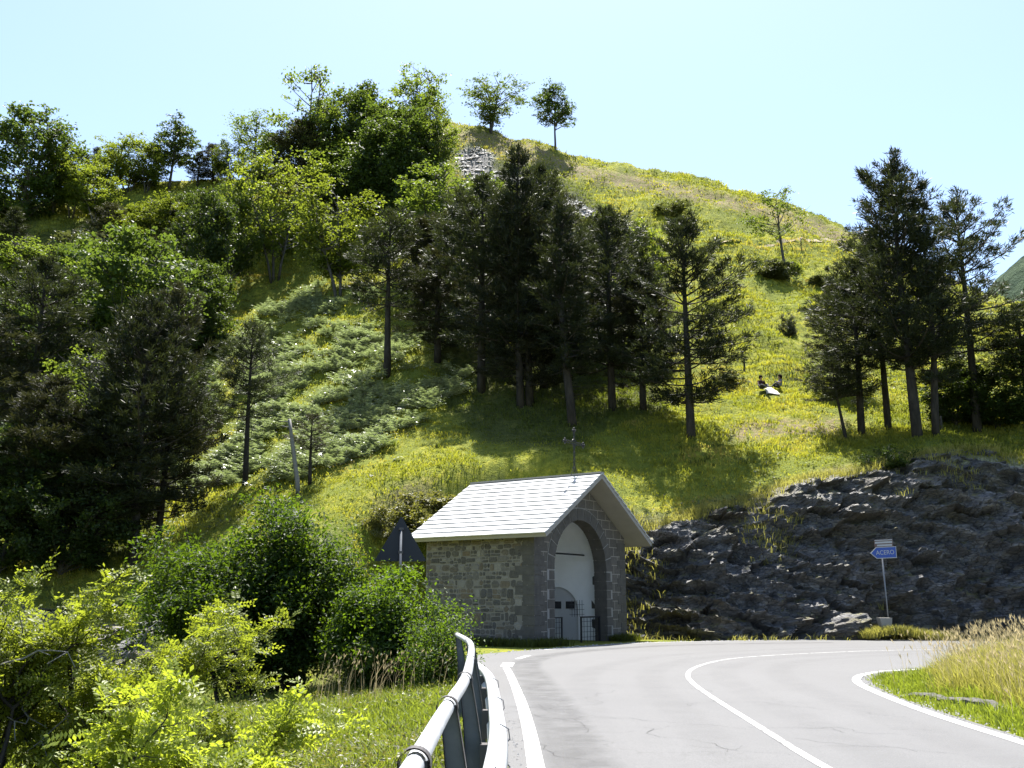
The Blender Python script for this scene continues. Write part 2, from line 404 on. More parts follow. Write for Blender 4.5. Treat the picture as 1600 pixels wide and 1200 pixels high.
def cliff(name, P, label, seed, amp=1.0):
    P = resample(P, .11, 2); T = np.gradient(P, axis=0); T /= np.linalg.norm(T, axis=1)[:, None]
    N = np.stack([-T[:, 1], T[:, 0]], 1)                     # into the hill
    nt_ = 92; t = np.linspace(0, 1, nt_)
    W = wc(P[:, 0])[:, None]
    d = -.15+(W+1.2)*(t**1.5)[None]*np.ones((len(P), 1))
    xx = P[:, None, 0]+N[:, None, 0]*d; yy = P[:, None, 1]+N[:, None, 1]*d
    tx = P[:, None, 0]+N[:, None, 0]*(W+1.0); ty = P[:, None, 1]+N[:, None, 1]*(W+1.0)
    zt = ground(tx, ty)-.12; zb = lower(P[:, 0], P[:, 1])[:, None]-.3
    prof = (1-(1-t)**1.6)[None]
    zz = zb+(zt-zb)*prof
    q = (zz*.95+.22*xx+.15*fbm(xx*.3, zz*.3, seed=seed)*4)    # tilted beds
    st = q*1.5; fr = st-np.floor(st); ledge = (sstep(.55, .95, fr)-.5)
    bl = np.floor(st)
    blk = _h(np.floor(xx*.9+bl*3.7), bl, np.zeros_like(bl), seed)-.5
    st2 = q*4.2+fbm(xx*1.1, yy*1.1, zz, seed+3)*.9; fr2 = st2-np.floor(st2); b2 = np.floor(st2)
    blk2 = _h(np.floor(xx*2.3+b2*1.9), b2, np.zeros_like(b2), seed+1)-.5
    st3 = q*9.5+fbm(xx*2, yy*2, zz*2, seed+4)*1.2; b3 = np.floor(st3); blk3 = _h(np.floor(xx*4.5+b3*2.3), b3, np.zeros_like(b3), seed+2)-.5
    fx, fy, fz = xx*.96+zz*.25, yy, zz*.97-xx*.25
    fac1 = facets(fx, fy, fz, (1.7, 1.3, .8), seed+11); fac2 = facets(fx, fy, fz, (.62, .6, .34), seed+12)
    big = fbm(xx*.22, zz*.3, yy*.22, seed+2)*1.5+fbm(xx*.7, zz*.7, yy*.7, seed+7)*.6
    fade = (sstep(0, .06, t)*(1-sstep(.82, 1, t)))[None]
    disp = amp*fade*(big*.85+ledge*.38+fac1*1.0+fac2*.75+blk2*.10+blk3*.07+fbm(xx*5, zz*8, yy*5, seed+5)*.05)
    xx = xx-N[:, None, 0]*disp; yy = yy-N[:, None, 1]*disp; zz = zz+disp*.25
    zz[:, -1] -= .5
    m_, k_ = xx.shape
    i2 = (np.arange(m_-1)[:, None]*k_+np.arange(k_-1)[None]).ravel()
    F = np.stack([i2, i2+k_, i2+k_+1, i2+1], 1)
    o = obj(name, mesh(name, np.stack([xx, yy, zz], -1).reshape(-1, 3), [F], M_ROCK, False))
    tag(o, label, kind='structure'); return np.stack([xx, yy, zz], -1)
CLIFF = cliff('rock_face', [np.array((3.6, 42.5))]+[p for p in TOE if 4.9 < p[0] < 46]+[np.array((46, 34.2))], 'dark layered rock cut behind the bend, grass along its top', 3)
CLIFF_B = cliff('rock_bank', [p for p in TOE if -46 < p[0] < -7], 'shaded rock bank at the lower left, behind the robinia', 9, .8)

# ------------------------------------------------------------------ road
def sheet(name, loop, mat, z):
    V = [Vector((p[0], p[1], z)) for p in loop]
    tr = tessellate_polygon([V])
    F = np.array([t for t in tr])
    v = np.array(V); a_, b_, c_ = v[F[0][0]], v[F[0][1]], v[F[0][2]]
    n = np.cross(v[F[:, 1]]-v[F[:, 0]], v[F[:, 2]]-v[F[:, 0]])[:, 2]
    F[n < 0] = F[n < 0][:, ::-1]
    return mesh(name, v, [F], mat)
a = NT('asphalt')
co = a.co('Object')
sp = a.noise(70, co, 3, .8); pt = a.noise(.35, co, 4, .6); md = a.noise(3.5, co, 4)
c = a.ramp(sp, [(.28, (0.05273,0.05343,0.05413)), (.5, (0.09139,0.09209,0.0928)), (.72, (0.1441,0.1448,0.1455))])
c = a.mix(a.ramp(pt, [(.38, (0,0,0)), (.7, (.6,.6,.6))]), c, (0.07592,0.07663,0.07733))
c = a.mix(a.math('MULTIPLY', md, .22), c, (0.05975,0.05975,0.06046))
v2 = a.n('TexVoronoi', {'feature': 'DISTANCE_TO_EDGE'}, Vector=a.n('VectorMath', {'operation': 'ADD'}, i0=co, i1=a.n('VectorMath', {'operation': 'SCALE'}, i0=a.n('TexNoise', Vector=co, Scale=1.6, Detail=5.0).outputs[1], Scale=1.1).outputs[0]).outputs[0], Scale=.55).outputs[0]
crk = a.math('MULTIPLY', a.ramp(v2, [(.0, (1,1,1)), (.011, (0,0,0))]), a.ramp(a.noise(.5, co, 3), [(.53, (0,0,0)), (.63, (.8,.8,.8))]))
c = a.mix(crk, c, (.05,.05,.05))
# tyre-polished tracks follow the road's own bend: distance bands kept out, soft patches only
M_ASPH = a.pbsdf(Base_Color=c, Roughness=0.72, Specular_IOR_Level=0.45, Normal=a.bump(sp, .35, .01))

cl_in = [tuple(p) for p in INNER]
far = [tuple(onz(*p)[:2]) for p in ((1600,1000),(1480,1000),(1390,999.5),(1300,999.5),(1200,1000),(1100,1002),(980,1004.5),(870,1012.5),(760,1021.5))]
FAR = resample([(60,27),(45,33),(30,37.6)]+far, .4, 2)
road_loop = [p for p in cl_in]+[tuple(p) for p in FAR]+[(-1.6,28.4),(-1.15,25),(-.75,20),(-.45,16),(-.2,13),(-.04,10.3),(.02,8),(.02,5),(.02,-14)]
tag(obj('road', sheet('road', road_loop, M_ASPH, .004)), 'pale worn asphalt road bending right', kind='structure')

def band(P, w, z):
    P = np.asarray(P); T = np.gradient(P, axis=0); T /= np.linalg.norm(T, axis=1)[:, None]
    N = np.stack([-T[:, 1], T[:, 0]], 1)*np.reshape(w, (-1, 1))/2
    n = len(P); V = np.concatenate([np.c_[P+N, np.full(n, z)], np.c_[P-N, np.full(n, z)]])
    i = np.arange(n-1); return V, np.stack([i, i+n, i+n+1, i+1], 1)
def paintmat(name, wear, col=(.62,.62,.60)):
    a = NT(name); co = a.co('Object')
    n = a.noise(9, co, 5, .7); n2 = a.noise(1.2, co, 2)
    f = a.ramp(a.math('ADD', n, a.math('MULTIPLY', n2, .5)), [(wear, (0,0,0)), (wear+.1, (1,1,1))])
    c = a.mix(f, (0.09139,0.09139,0.09209), col)
    return a.pbsdf(Base_Color=c, Roughness=.6, Specular_IOR_Level=.4)
M_PAINT = paintmat('road paint', .54, (.40,.40,.39)); M_PAINT2 = paintmat('thin road paint', .64, (.36,.36,.35)); M_PAINT_WORN = paintmat('worn road paint', .66)
def pxline(pts): return np.array([onz(*p)[:2] for p in pts])
def line(name, P, w, mat, label):
    V, F = band(P, w, .0085); tag(obj(name, mesh(name, V, [F], mat)), label, kind='structure')
cen = resample(np.vstack([[(2.6,-10),(3.0,5)], pxline([(1270,1190),(1190,1138),(1130,1101),(1095,1078),(1080,1066),(1073,1056),(1080,1045),(1110,1035),(1150,1028),(1250,1021.5),(1400,1015.5)]), [(20,33.4),(30,32.4)]]), .2, 2)
line('centre_line', cen, .105, M_PAINT2, 'white centre line curving round the bend')
ip = resample(np.vstack([[(5.0,-12),(5.3,0),(5.55,8)], pxline([(1592,1158),(1520,1136),(1450,1113),(1390,1090),(1353,1074),(1339,1065),(1341,1057),(1360,1052),(1390,1048)])+[-.02,0], [(11.5,24.3),(18,26.0),(30,25.9)]]), .2, 1)
line('inner_edge_line', ip, .17, M_PAINT, 'solid white line along the inside of the bend')
lp = resample(np.vstack([[(.35,-10),(.28,5)], pxline([(836,1192),(829,1150),(818,1108),(811,1088)])]), .2, 1)
line('outer_edge_line', lp, .17, M_PAINT, 'solid white edge line beside the guardrail')
lw = resample(pxline([(811,1088),(803,1068),(796,1052),(791,1044)]), .2, 1)
line('worn_edge_line', lw, .16, M_PAINT_WORN, 'worn stretch of edge line beside the guardrail')
line('edge_dash', resample(pxline([(791,1042),(795,1036)]), .2), .3, M_PAINT, 'short white dash at the mouth of the side road')
line('edge_dash', resample(pxline([(808,1030),(826,1024.5)]), .2), .16, M_PAINT, 'thin white dash near the chapel forecourt')
fl = FAR[(FAR[:, 0] > .6)]; Tn = np.gradient(fl, axis=0); Tn /= np.linalg.norm(Tn, axis=1)[:, None]
def footpath(pts, w, label):
    h_ = np.array([hit(*p) for p in pts]); P = resample(h_[:, :2], .4, 2); V, F = band(P, w, 0.0)
    V[:, 2] = ground(V[:, 0], V[:, 1])+.07; tag(obj('footpath', mesh('footpath', V, [F], M_SOIL, True)), label, kind='structure')
M_SOIL = simple('trodden soil', (.36,.30,.20), .95, var=.25, scale=1.5, spec=.1)
footpath([(1118,383),(1160,381),(1210,381),(1250,379),(1285,376),(1320,374)], .3, 'thin pale footpath crossing the upper slope')
line('far_edge_line', fl+np.stack([-Tn[:, 1], Tn[:, 0]], 1)*.3, .14, M_PAINT, 'white edge line along the foot of the rock face')

# wheel tracks and darker margins: thin worn films on the asphalt, soft-edged
def film(name, col, amt):
    a = NT(name); co = a.co(); al = a.n('Attribute', {'attribute_name': 'zone'}).outputs['Fac']
    f = a.math('MULTIPLY', al, a.math('MULTIPLY', a.ramp(a.noise(1.3, co, 5, .65), [(.32, (.15,.15,.15)), (.58, (1,1,1))]), amt))
    p = a.n('BsdfPrincipled', Base_Color=a.ramp(a.noise(60, co, 3, .8), [(.3, tuple(x*.6 for x in col)), (.7, tuple(x*1.35 for x in col))]), Roughness=.75, Specular_IOR_Level=.4)
    mx = a.n('MixShader', Fac=f); a.t.links.new(a.n('BsdfTransparent').outputs[0], mx.inputs[1]); a.t.links.new(p.outputs[0], mx.inputs[2]); return a.finish(mx.outputs[0])
M_TRACK = film('tyre worn asphalt', (.08,.08,.081), .07); M_MARGIN = film('dark asphalt margin', (.06,.06,.061), .3)
def softband(name, P, w, mat, label, z):
    P = np.asarray(P); T = np.gradient(P, axis=0); T /= np.linalg.norm(T, axis=1)[:, None]; N = np.stack([-T[:, 1], T[:, 0]], 1)
    o_ = np.array([-.5, -.28, 0, .28, .5]); al = np.array([0, .8, 1, .8, 0]); n = len(P)
    V = np.stack([np.c_[P+N*w*q, np.full(n, z)] for q in o_], 1).reshape(-1, 3); C = np.zeros((n, 5, 4)); C[..., :3] = al[None, :, None]; C[..., 3] = 1
    i = (np.arange(n-1)[:, None]*5+np.arange(4)[None]).ravel(); tag(obj(name, mesh(name, V, [np.stack([i, i+5, i+6, i+1], 1)], mat, cols=C.reshape(-1, 4))), label, kind='structure')
def offs(P, d):
    T = np.gradient(P, axis=0); T /= np.linalg.norm(T, axis=1)[:, None]; return P+np.stack([T[:, 1], -T[:, 0]], 1)*d
for d_, lab in ((-2.15, 'outer wheel track in the left lane'), (-.8, 'inner wheel track in the left lane'), (.75, 'inner wheel track in the right lane'), (1.95, 'outer wheel track in the right lane')):
    P = resample(offs(cen, d_), .3, 2); softband('tyre_track', P[(P[:, 1] > 2)], .75, M_TRACK, 'faint darker '+lab, .0060)
P = np.vstack([lp[3:], lw[1:], resample([(-.05,26.5),(.6,29.5),(2.2,32.6),(4.6,35.4),(8,37.3),(12,38.2)], .3, 2)]); P = resample(P, .3, 1)
softband('asphalt_margin', offs(P, .45), .9, M_MARGIN, 'darker strip of asphalt along the outside of the bend', .0050)
# cracks in the asphalt
M_CRACK = simple('asphalt crack', (.03,.03,.03), .95, var=.3, spec=.1)
rck = np.random.default_rng(12); cv = []; cf = []; cn = 0
def crack(p, d, L, w):
    global cn
    P = [np.array(p, float)]; a_ = math.atan2(d[1], d[0])
    for _ in range(int(L/.09)):
        a_ += rck.normal()*.42; a_ += (math.atan2(d[1], d[0])-a_)*.18; P.append(P[-1]+np.array((math.cos(a_), math.sin(a_)))*.09)
    P = np.array(P); V, F = band(P, w*rck.uniform(.25, 1.2, len(P)), .0075); cv.append(V); cf.append(F+cn); cn += len(V)
    return P
for px_, py_, dx, dy, L in ((930,1192,-.25,1,4.5),(905,1150,-.2,1,3.5),(880,1105,.1,1,3.5),(1165,1140,-.5,1,4.5),(1235,1180,-.5,1,3.0),(1105,1085,-.3,1,3.5),(1060,1105,1,.1,1.6),(1430,1150,-.8,.5,2.5),(1300,1110,-.9,.4,2.2),(1000,1060,1,.4,2.5),(1180,1040,1,.3,3),(960,1030,1,.5,3),(1500,1180,-.6,.8,2)):
    P = crack(onz(px_, py_)[:2], (dx, dy), L, .0055)
    for k in range(int(L*1.6)): q = P[rck.integers(3, len(P))]; crack(q, (dx+rck.normal()*.9, dy+rck.normal()*.9), rck.uniform(.25, .8), .004)
tag(obj('road_cracks', mesh('road_cracks', np.concatenate(cv), cf, M_CRACK)), 'fine dark cracks wandering across the asphalt', kind='structure')
# low stone edging in the grass inside the bend
a = NT('edging stone'); co = a.co()
M_EDGE = a.pbsdf(Base_Color=a.ramp(a.noise(6, co, 5, .7), [(.3, (.035,.034,.028)), (.7, (.11,.105,.09))]), Roughness=.9, Normal=a.bump(a.noise(14, co, 4), .6, .03))
eb = MB(); rg = np.random.default_rng(4)
ep = resample(np.array([onz(1402,1072,.15)[:2], onz(1450,1076,.15)[:2], onz(1505,1083,.15)[:2], onz(1575,1096,.15)[:2]]), .52, 2)
epf = resample(ep, .08); Te = np.gradient(epf, axis=0); Te /= np.linalg.norm(Te, axis=1)[:, None]; Ne = np.stack([-Te[:, 1], Te[:, 0]], 1)
ze = ground(epf[:, 0], epf[:, 1]); hh_ = .085+.06*fbm(epf[:, 0]*2.2, epf[:, 1]*2.2, seed=6)+rg.uniform(-.012, .012, len(epf)); he = np.minimum(hh_, .17)*np.minimum(1, np.minimum(np.arange(len(epf)), np.arange(len(epf))[::-1])/4)
rows = [np.c_[epf+Ne*(o_+rg.uniform(-.015, .015, (len(epf), 1))), ze+z_] for o_, z_ in ((-.12, -.15), (-.11, he-.03), (-.06, he), (.07, he), (.11, he-.03), (.12, -.15))]
n_ = len(epf); i = np.arange(n_-1); eb.add(np.concatenate(rows), [np.stack([i+k*n_, i+k*n_+1, i+(k+1)*n_+1, i+(k+1)*n_], 1) for k in range(5)])
o = eb.build('stone_edging', M_EDGE); tag(o, 'low grey stone edging half buried in the grass inside the bend', 'edging')

# distant wooded hill
a = NT('distant woods'); co = a.co()
n = a.noise(.06, co, 6, .7)
M_FAR = a.pbsdf(Base_Color=a.ramp(n, [(.3, (.03,.05,.035)), (.6, (.07,.10,.06)), (.8, (.10,.13,.07))]), Roughness=1, Specular_IOR_Level=.05, Normal=a.bump(a.noise(.15, co, 5, .7), 1.0, 8))
fx = np.linspace(150, 900, 120); fy = np.linspace(380, 1000, 90); FX, FY = np.meshgrid(fx, fy)
FZ = -50+335*np.exp(-((FX-445)/200)**2-((FY-700)/190)**2)+14*fbm(FX*.012, FY*.012, seed=3)+7*fbm(FX*.08, FY*.08, seed=8)
i2 = (np.arange(89)[:, None]*120+np.arange(119)[None]).ravel()
tag(obj('distant_hill', mesh('distant_hill', np.stack([FX, FY, FZ], -1).reshape(-1, 3), [np.stack([i2, i2+1, i2+121, i2+120], 1)], M_FAR, True)), 'distant wooded hill beyond the right slope', kind='structure')
# ------------------------------------------------------------------ chapel
CW, CLEN = 6.4, 4.75
KS = 1.05
chapel = empty('chapel', (.75*KS, 33.5*KS, CAMH+KS*(-.15-CAMH)), math.atan2(.819, .574)); chapel.scale = (KS, KS, KS)
tag(chapel, 'small stone wayside chapel with open arched porch and white slate roof', 'chapel')
rgc = np.random.default_rng(7)
# rubble stone
a = NT('rubble stone'); co = a.co(); sx = a.n('SeparateXYZ', Vector=co)
jit = a.n('TexNoise', Vector=co, Scale=2.5, Detail=2.0).outputs[1]
vec = a.n('CombineXYZ', X=a.math('ADD', sx.outputs[0], sx.outputs[1]), Y=sx.outputs[2], Z=0.0).outputs[0]
vec = a.n('VectorMath', {'operation': 'ADD'}, i0=vec, i1=a.n('VectorMath', {'operation': 'SCALE'}, i0=jit, Scale=.16).outputs[0]).outputs[0]
vec = a.mapping(vec, (3.1, 4.8, 1))
ve = a.n('TexVoronoi', {'feature': 'DISTANCE_TO_EDGE'}, Vector=vec, Scale=1.0, Randomness=.85).outputs[0]
vc = a.n('TexVoronoi', {'feature': 'F1'}, Vector=vec, Scale=1.0, Randomness=.85).outputs[1]
vs = a.n('SeparateColor', Color=vc)
st = a.ramp(vs.outputs[0], [(0, (.15,.14,.13)), (.35, (.24,.23,.22)), (.6, (.30,.27,.22)), (.78, (.20,.20,.21)), (.9, (.36,.30,.20)), (1, (.45,.44,.42))])
st = a.mix(.45, st, a.ramp(a.noise(16, co, 5, .7), [(.3, (.10,.095,.09)), (.7, (.42,.40,.38))]))
mo = a.ramp(a.math('ADD', ve, a.math('MULTIPLY', a.noise(20, co, 3), .06)), [(.065, (1,1,1)), (.115, (0,0,0))])
M_RUB = a.pbsdf(Base_Color=a.mix(mo, st, (.36,.345,.32)), Roughness=.9, Specular_IOR_Level=.2, Normal=a.bump(a.math('ADD', a.math('MINIMUM', ve, .2), a.math('MULTIPLY', a.noise(18, co, 4), .06)), .9, .12))
M_MORT2 = simple('grey lime mortar', (0.1876,0.1716,0.1451), .92, var=.2, scale=4, spec=.15, bump=.4)
a = NT('rubble stones'); co = a.co(); ri = a.t.nodes.new('ShaderNodeNewGeometry').outputs['Random Per Island']
st = a.ramp(ri, [(0, (0.03126,0.02904,0.0272)), (.22, (0.06254,0.05808,0.05136)), (.42, (0.1112,0.099,0.08158)), (.55, (0.1528,0.1089,0.06043)), (.66, (0.04864,0.0495,0.05136)), (.8, (0.1042,0.0957,0.08461)), (.92, (0.1946,0.1782,0.1511)), (1, (0.2919,0.2706,0.2357))])
st = a.mix(.4, st, a.ramp(a.noise(15, co, 5, .7), [(.3, (0.04169,0.03828,0.03323)), (.7, (0.2085,0.1881,0.1601))]))
M_RUBST = a.pbsdf(Base_Color=st, Roughness=.88, Specular_IOR_Level=.25, Normal=a.bump(a.noise(14, co, 5, .7), .8, .04))
# coursed blocks
a = NT('coursed stone'); co = a.co(); sx = a.n('SeparateXYZ', Vector=co)
vec = a.n('CombineXYZ', X=a.math('ADD', sx.outputs[0], sx.outputs[1]), Y=sx.outputs[2], Z=0.0).outputs[0]
br = a.n('TexBrick', {'offset': .5}, Vector=vec, Color1=(0.06948,0.06402,0.05559,1), Color2=(0.1182,0.1076,0.09248,1), Mortar=(0.3196,0.2904,0.2478,1), Scale=1.0, Mortar_Size=.016, Mortar_Smooth=.2, Bias=.0, Brick_Width=.58, Row_Height=.335)
c = a.mix(.35, br.outputs[0], a.ramp(a.noise(13, co, 5, .7), [(.3, (0.04169,0.03828,0.03323)), (.7, (0.1737,0.1584,0.1359))]))
M_BLK = a.pbsdf(Base_Color=c, Roughness=.88, Specular_IOR_Level=.2, Normal=a.bump(a.math('ADD', a.math('MULTIPLY', br.outputs[1], -1.0), a.math('MULTIPLY', a.noise(15, co, 4), .6)), .7, .03))
M_STONE = simple('dressed grey stone', (0.08338,0.07722,0.06768), .88, var=.5, scale=3.5, spec=.2, bump=.5)
M_MORT = simple('pale mortar', (0.2244,0.2145,0.198), .9, var=.1, spec=.2)
a = NT('white plaster'); co = a.co()
n = a.noise(1.4, co, 5, .6); M_PLAS = a.pbsdf(Base_Color=a.ramp(n, [(.3, (.80,.80,.79)), (.7, (.88,.88,.87))]), Roughness=.85, Specular_IOR_Level=.2)
M_GDOOR = simple('grey door paint', (.50,.50,.51), .6, var=.08)
M_PANE = simple('dark door pane', (.012,.013,.015), .25, var=.1)
M_IRON = simple('black wrought iron', (.018,.018,.02), .5, .3, var=.3)
M_CONC = simple('pale concrete', (0.272,0.256,0.228), .85, var=.14, scale=2.2, spec=.2, bump=.2)
a = NT('white slate'); co = a.co(); ri = a.t.nodes.new('ShaderNodeNewGeometry').outputs['Random Per Island']
c = a.ramp(ri, [(0, (0.3485,0.3485,0.3485)), (.5, (0.4321,0.4321,0.4252)), (1, (0.5018,0.4984,0.4879))])
c = a.mix(.3, c, a.ramp(a.noise(5, co, 5, .7), [(.3, (0.2788,0.2788,0.2788)), (.7, (0.5018,0.5018,0.4949))]))
M_SLATE = a.pbsdf(Base_Color=c, Roughness=.42, Specular_IOR_Level=.55)

AU, AR, ASP = 3.05, 1.83, 2.75       # arch centre, radius, springing
def arch_z(u, c=AU, r=AR, sp=ASP):
    d = np.clip(r*r-(u-c)**2, 0, None); return sp+np.sqrt(d)
RZ0, SL = 3.90, .612                  # roof surface height over u=-.65 and slope
def gab(u): return RZ0+.65*SL-.24+np.minimum(u, CW-u)*SL
def slabwall(mb, us, lo, hi, plane, m=0):
    """columns between lo(u) and hi(u); plane maps (u, z, side) -> xyz"""
    n = len(us)
    for s in (0, 1):
        V = [plane(u, z, s) for u, z in zip(us, lo)]+[plane(u, z, s) for u, z in zip(us, hi)]
        i = np.arange(n-1); F = np.stack([i, i+1, i+1+n, i+n], 1)
        if s: F = F[:, ::-1]
        mb.add(V, [F], m)
    for zz in (lo, hi):
        V = [plane(u, z, 0) for u, z in zip(us, zz)]+[plane(u, z, 1) for u, z in zip(us, zz)]
        i = np.arange(n-1); mb.add(V, [np.stack([i, i+n, i+1+n, i+1], 1)], m)
    for k in (0, -1):
        V = [plane(us[k], z, s) for s in (0, 1) for z in (lo[k], hi[k])]
        mb.add(V, [[(0, 1, 3, 2)]], m)
fm = MB(); e = 1e-4
pl = lambda u, z, s: (u, s*.5, z)
th = np.linspace(np.pi, 0, 41); ua = AU+AR*np.cos(th)
slabwall(fm, np.linspace(0, AU-AR, 4), np.full(4, -.3), gab(np.linspace(0, AU-AR, 4)), pl)
slabwall(fm, ua, ASP+AR*np.sin(th), gab(ua), pl)
slabwall(fm, np.linspace(AU+AR, CW, 4), np.full(4, -.3), gab(np.linspace(AU+AR, CW, 4)), pl)
fm.build('facade', M_BLK, chapel)
wm = MB()
wm.box(0, .6, .5, CLEN, -.3, gab(0)); wm.box(CW-.9, CW, .5+e, CLEN, -.3, gab(0))
sw_ = wm.build('side_wall', M_MORT2, chapel)
# every stone of the rubble wall stands a little proud of its mortar
stm = MB(); z = -.28; zt_ = gab(0)-.03
def stone(y0, y1, z0, z1, x=0.0, sgn=-1):
    g_ = .011+rgc.uniform(0, .012); y0 += g_; y1 -= g_; z0 += g_; z1 -= g_; cy_, cz_ = (y0+y1)/2, (z0+z1)/2; a_, b_ = (y1-y0)/2, (z1-z0)/2
    if min(a_, b_) < .02: return
    cut = rgc.uniform(.3, .95); q = []
    for (sy, sz) in ((-1, -1), (1, -1), (1, 1), (-1, 1)):
        c1 = min(a_, b_)*cut*rgc.uniform(.4, 1.3); c2 = min(a_, b_)*cut*rgc.uniform(.4, 1.3)
        p1 = (cy_+sy*(a_-c1), cz_+sz*b_); p2 = (cy_+sy*a_, cz_+sz*(b_-c2)); q += [p1, p2] if sy*sz < 0 else [p2, p1]
    q = np.array(q)+rgc.normal(size=(8, 2))*.006; c = q.mean(0); pr = rgc.uniform(.006, .026)
    V = [(x-sgn*.01, *p) for p in q]+[(x+sgn*pr*.6, *p) for p in q]+[(x+sgn*pr, *(c+(p-c)*.82)) for p in q]
    i = np.arange(8); j = (i+1) % 8
    stm.add(V, [np.stack([i, j, j+8, i+8], 1), np.stack([i+8, j+8, j+16, i+16], 1), (i+16)[None]])
while z < zt_-.05:
    rh = rgc.uniform(.17, .36); z1 = min(z+rh, zt_); y = .42+rgc.uniform(0, .3)
    while y < CLEN-.02:
        L_ = rgc.uniform(.14, .46); y1 = min(y+L_, CLEN-.01)
        if CLEN-y1 < .1: y1 = CLEN-.01
        if z1-z > .2 and rgc.random() < .5: zm = z+(z1-z)*rgc.uniform(.35, .65); ym = y+(y1-y)*rgc.uniform(.35, .65); stone(y, y1, z, zm); stone(y, ym, zm, z1); stone(ym, y1, zm, z1)
        else: stone(y, y1, z+rgc.uniform(-.035, .035), z1+rgc.uniform(-.035, .035))
        y = y1
    z = z1
stm.build('rubble_facing', M_RUBST, sw_)
bw = MB(); ub = np.array([.6, CW/2, CW-.9]); slabwall(bw, ub, np.full(3, -.3), np.array([gab(.6), gab(CW/2), gab(.9)]), lambda u, z, s: (u, 4.3+s*.45, z))
bw.build('back_wall', M_RUB, chapel)
# quoins
qm = MB(); qr = MB()
for k in range(12):
    z0 = -.12+k*.335; z1 = z0+.306
    if z1 > gab(0)-.02: z1 = gab(0)-.02
    if z1-z0 < .1: break
    L1, L2 = ((.62, .45) if k % 2 else (.4, .78))
    qm.box(-.014, L1, -.016, -.001, z0, z1, jit=.004, rng=rgc); qm.box(-.014, -.001, -.001, L2, z0, z1, jit=.004, rng=rgc)
    qr.box(CW-L1, CW+.014, -.016, -.001, z0, z1, jit=.004, rng=rgc)
qm.build('quoin_column', M_STONE, chapel); qr.build('quoin_column', M_STONE, chapel)
# arch ring and jamb blocks
rm = MB(); mm = MB(); NV = 13; RW = .42
def ringblock(mb, a0, a1, r0, r1, y0, y1, nsub=5):
    A = np.linspace(a0, a1, nsub); V = []
    for t in A:
        for (r, y) in ((r0, y0), (r1, y0), (r1, y1), (r0, y1)): V.append((AU+r*math.cos(t), y, ASP+r*math.sin(t)))
    F = []
    for i in range(nsub-1):
        b = i*4
        for j in range(4): F.append((b+j, b+(j+1) % 4, b+4+(j+1) % 4, b+4+j))
    mb.add(V, [F, [(3, 2, 1, 0)], [(nsub*4-4, nsub*4-3, nsub*4-2, nsub*4-1)]])
for i in range(NV):
    g_ = .011; ringblock(rm, math.pi*i/NV+g_, math.pi*(i+1)/NV-g_, AR-.006, AR+RW, -.035, .51)
ringblock(mm, 0, math.pi, AR+.02, AR+RW+.03, -.018, -.002, 40)
for s in (0, 1):
    for k in range(9):
        z0 = -.2+k*.327; z1 = min(z0+.303, ASP-.006)
        wdt = RW if k % 2 else RW*.72
        u0, u1 = (AU-AR-wdt, AU-AR+.006) if s == 0 else (AU+AR-.006, AU+AR+wdt)
        rm.box(u0, u1, -.034, .51, z0, z1, jit=.003, rng=rgc)
    u0, u1 = (AU-AR-RW-.025, AU-AR-.01) if s == 0 else (AU+AR+.01, AU+AR+RW+.025)
    mm.box(u0, u1, -.017, -.002, -.2, ASP)
ring = rm.build('arch_surround', M_STONE, chapel); mm.build('mortar_joint', M_MORT, ring)
# porch interior: vault, walls with a door recess on the right
UI0, UI1 = .62, 5.35
nm = MB()
DC, DR, DSP, RD = 2.47, .94, 1.27, .16
plr = lambda y, z, s: (UI1+s*RD, y, z)
ys = DC+DR*np.cos(th)
slabwall(nm, np.linspace(.51, DC-DR, 3), np.full(3, -.28), np.full(3, 3.0), plr)
slabwall(nm, ys, DSP+DR*np.sin(th), np.full(41, 3.0), plr)
slabwall(nm, np.linspace(DC+DR, 4.28, 3), np.full(3, -.28), np.full(3, 3.0), plr)
nm.box(UI0-.01, UI0+.02, .51, 4.28, -.28, 3.0)
ubk = np.linspace(UI0, UI1, 9); slabwall(nm, ubk, np.full(9, -.28), np.minimum(gab(ubk)-.02, 5.3), lambda u, z, s: (u, 4.22+s*.07, z))
VC, VR = (UI0+UI1)/2, (UI1-UI0)/2
tv = np.linspace(0, np.pi, 33); V = []
for y in (.505, 4.25): V += [(VC+VR*math.cos(t), y, 3.0+(1.98/VR)*VR*math.sin(t)) for t in tv]
i = np.arange(32); nm.add(V, [np.stack([i, i+1, i+34, i+33], 1)])
nm.box(UI0, UI1+RD, .0, 4.25, -.32, -.05)
# inner face of the gable above the arch
nm.add([(UI0,.508,3.0),(AU-AR,.508,ASP),(AU-AR,.508,-.05),(UI0,.508,-.05)], [[(0,1,2,3)]])
nm.build('porch_interior', M_PLAS, chapel, smooth=False)
dm = MB(); yy = DC+(DR+.02)*np.cos(th); zz_ = DSP+(DR+.02)*np.sin(th)
slabwall(dm, yy, np.full(41, -.1), zz_, lambda y, z, s: (UI1+RD*.6+s*.05, y, z))
door = dm.build('door', M_GDOOR, chapel)
for y0, y1 in ((1.74, 2.15), (2.36, 2.74)):
    pm = MB(); pm.box(UI1+RD*.6-.012, UI1+RD*.6-.002, y0, y1, 1.38, 1.66); pm.build('pane', M_PANE, door)
tm = MB(); tm.tube([(UI0, 1.2, 3.42), (UI1-.02, 1.2, 3.42)], .032, 8); tm.build('tie_rod', M_IRON, chapel)
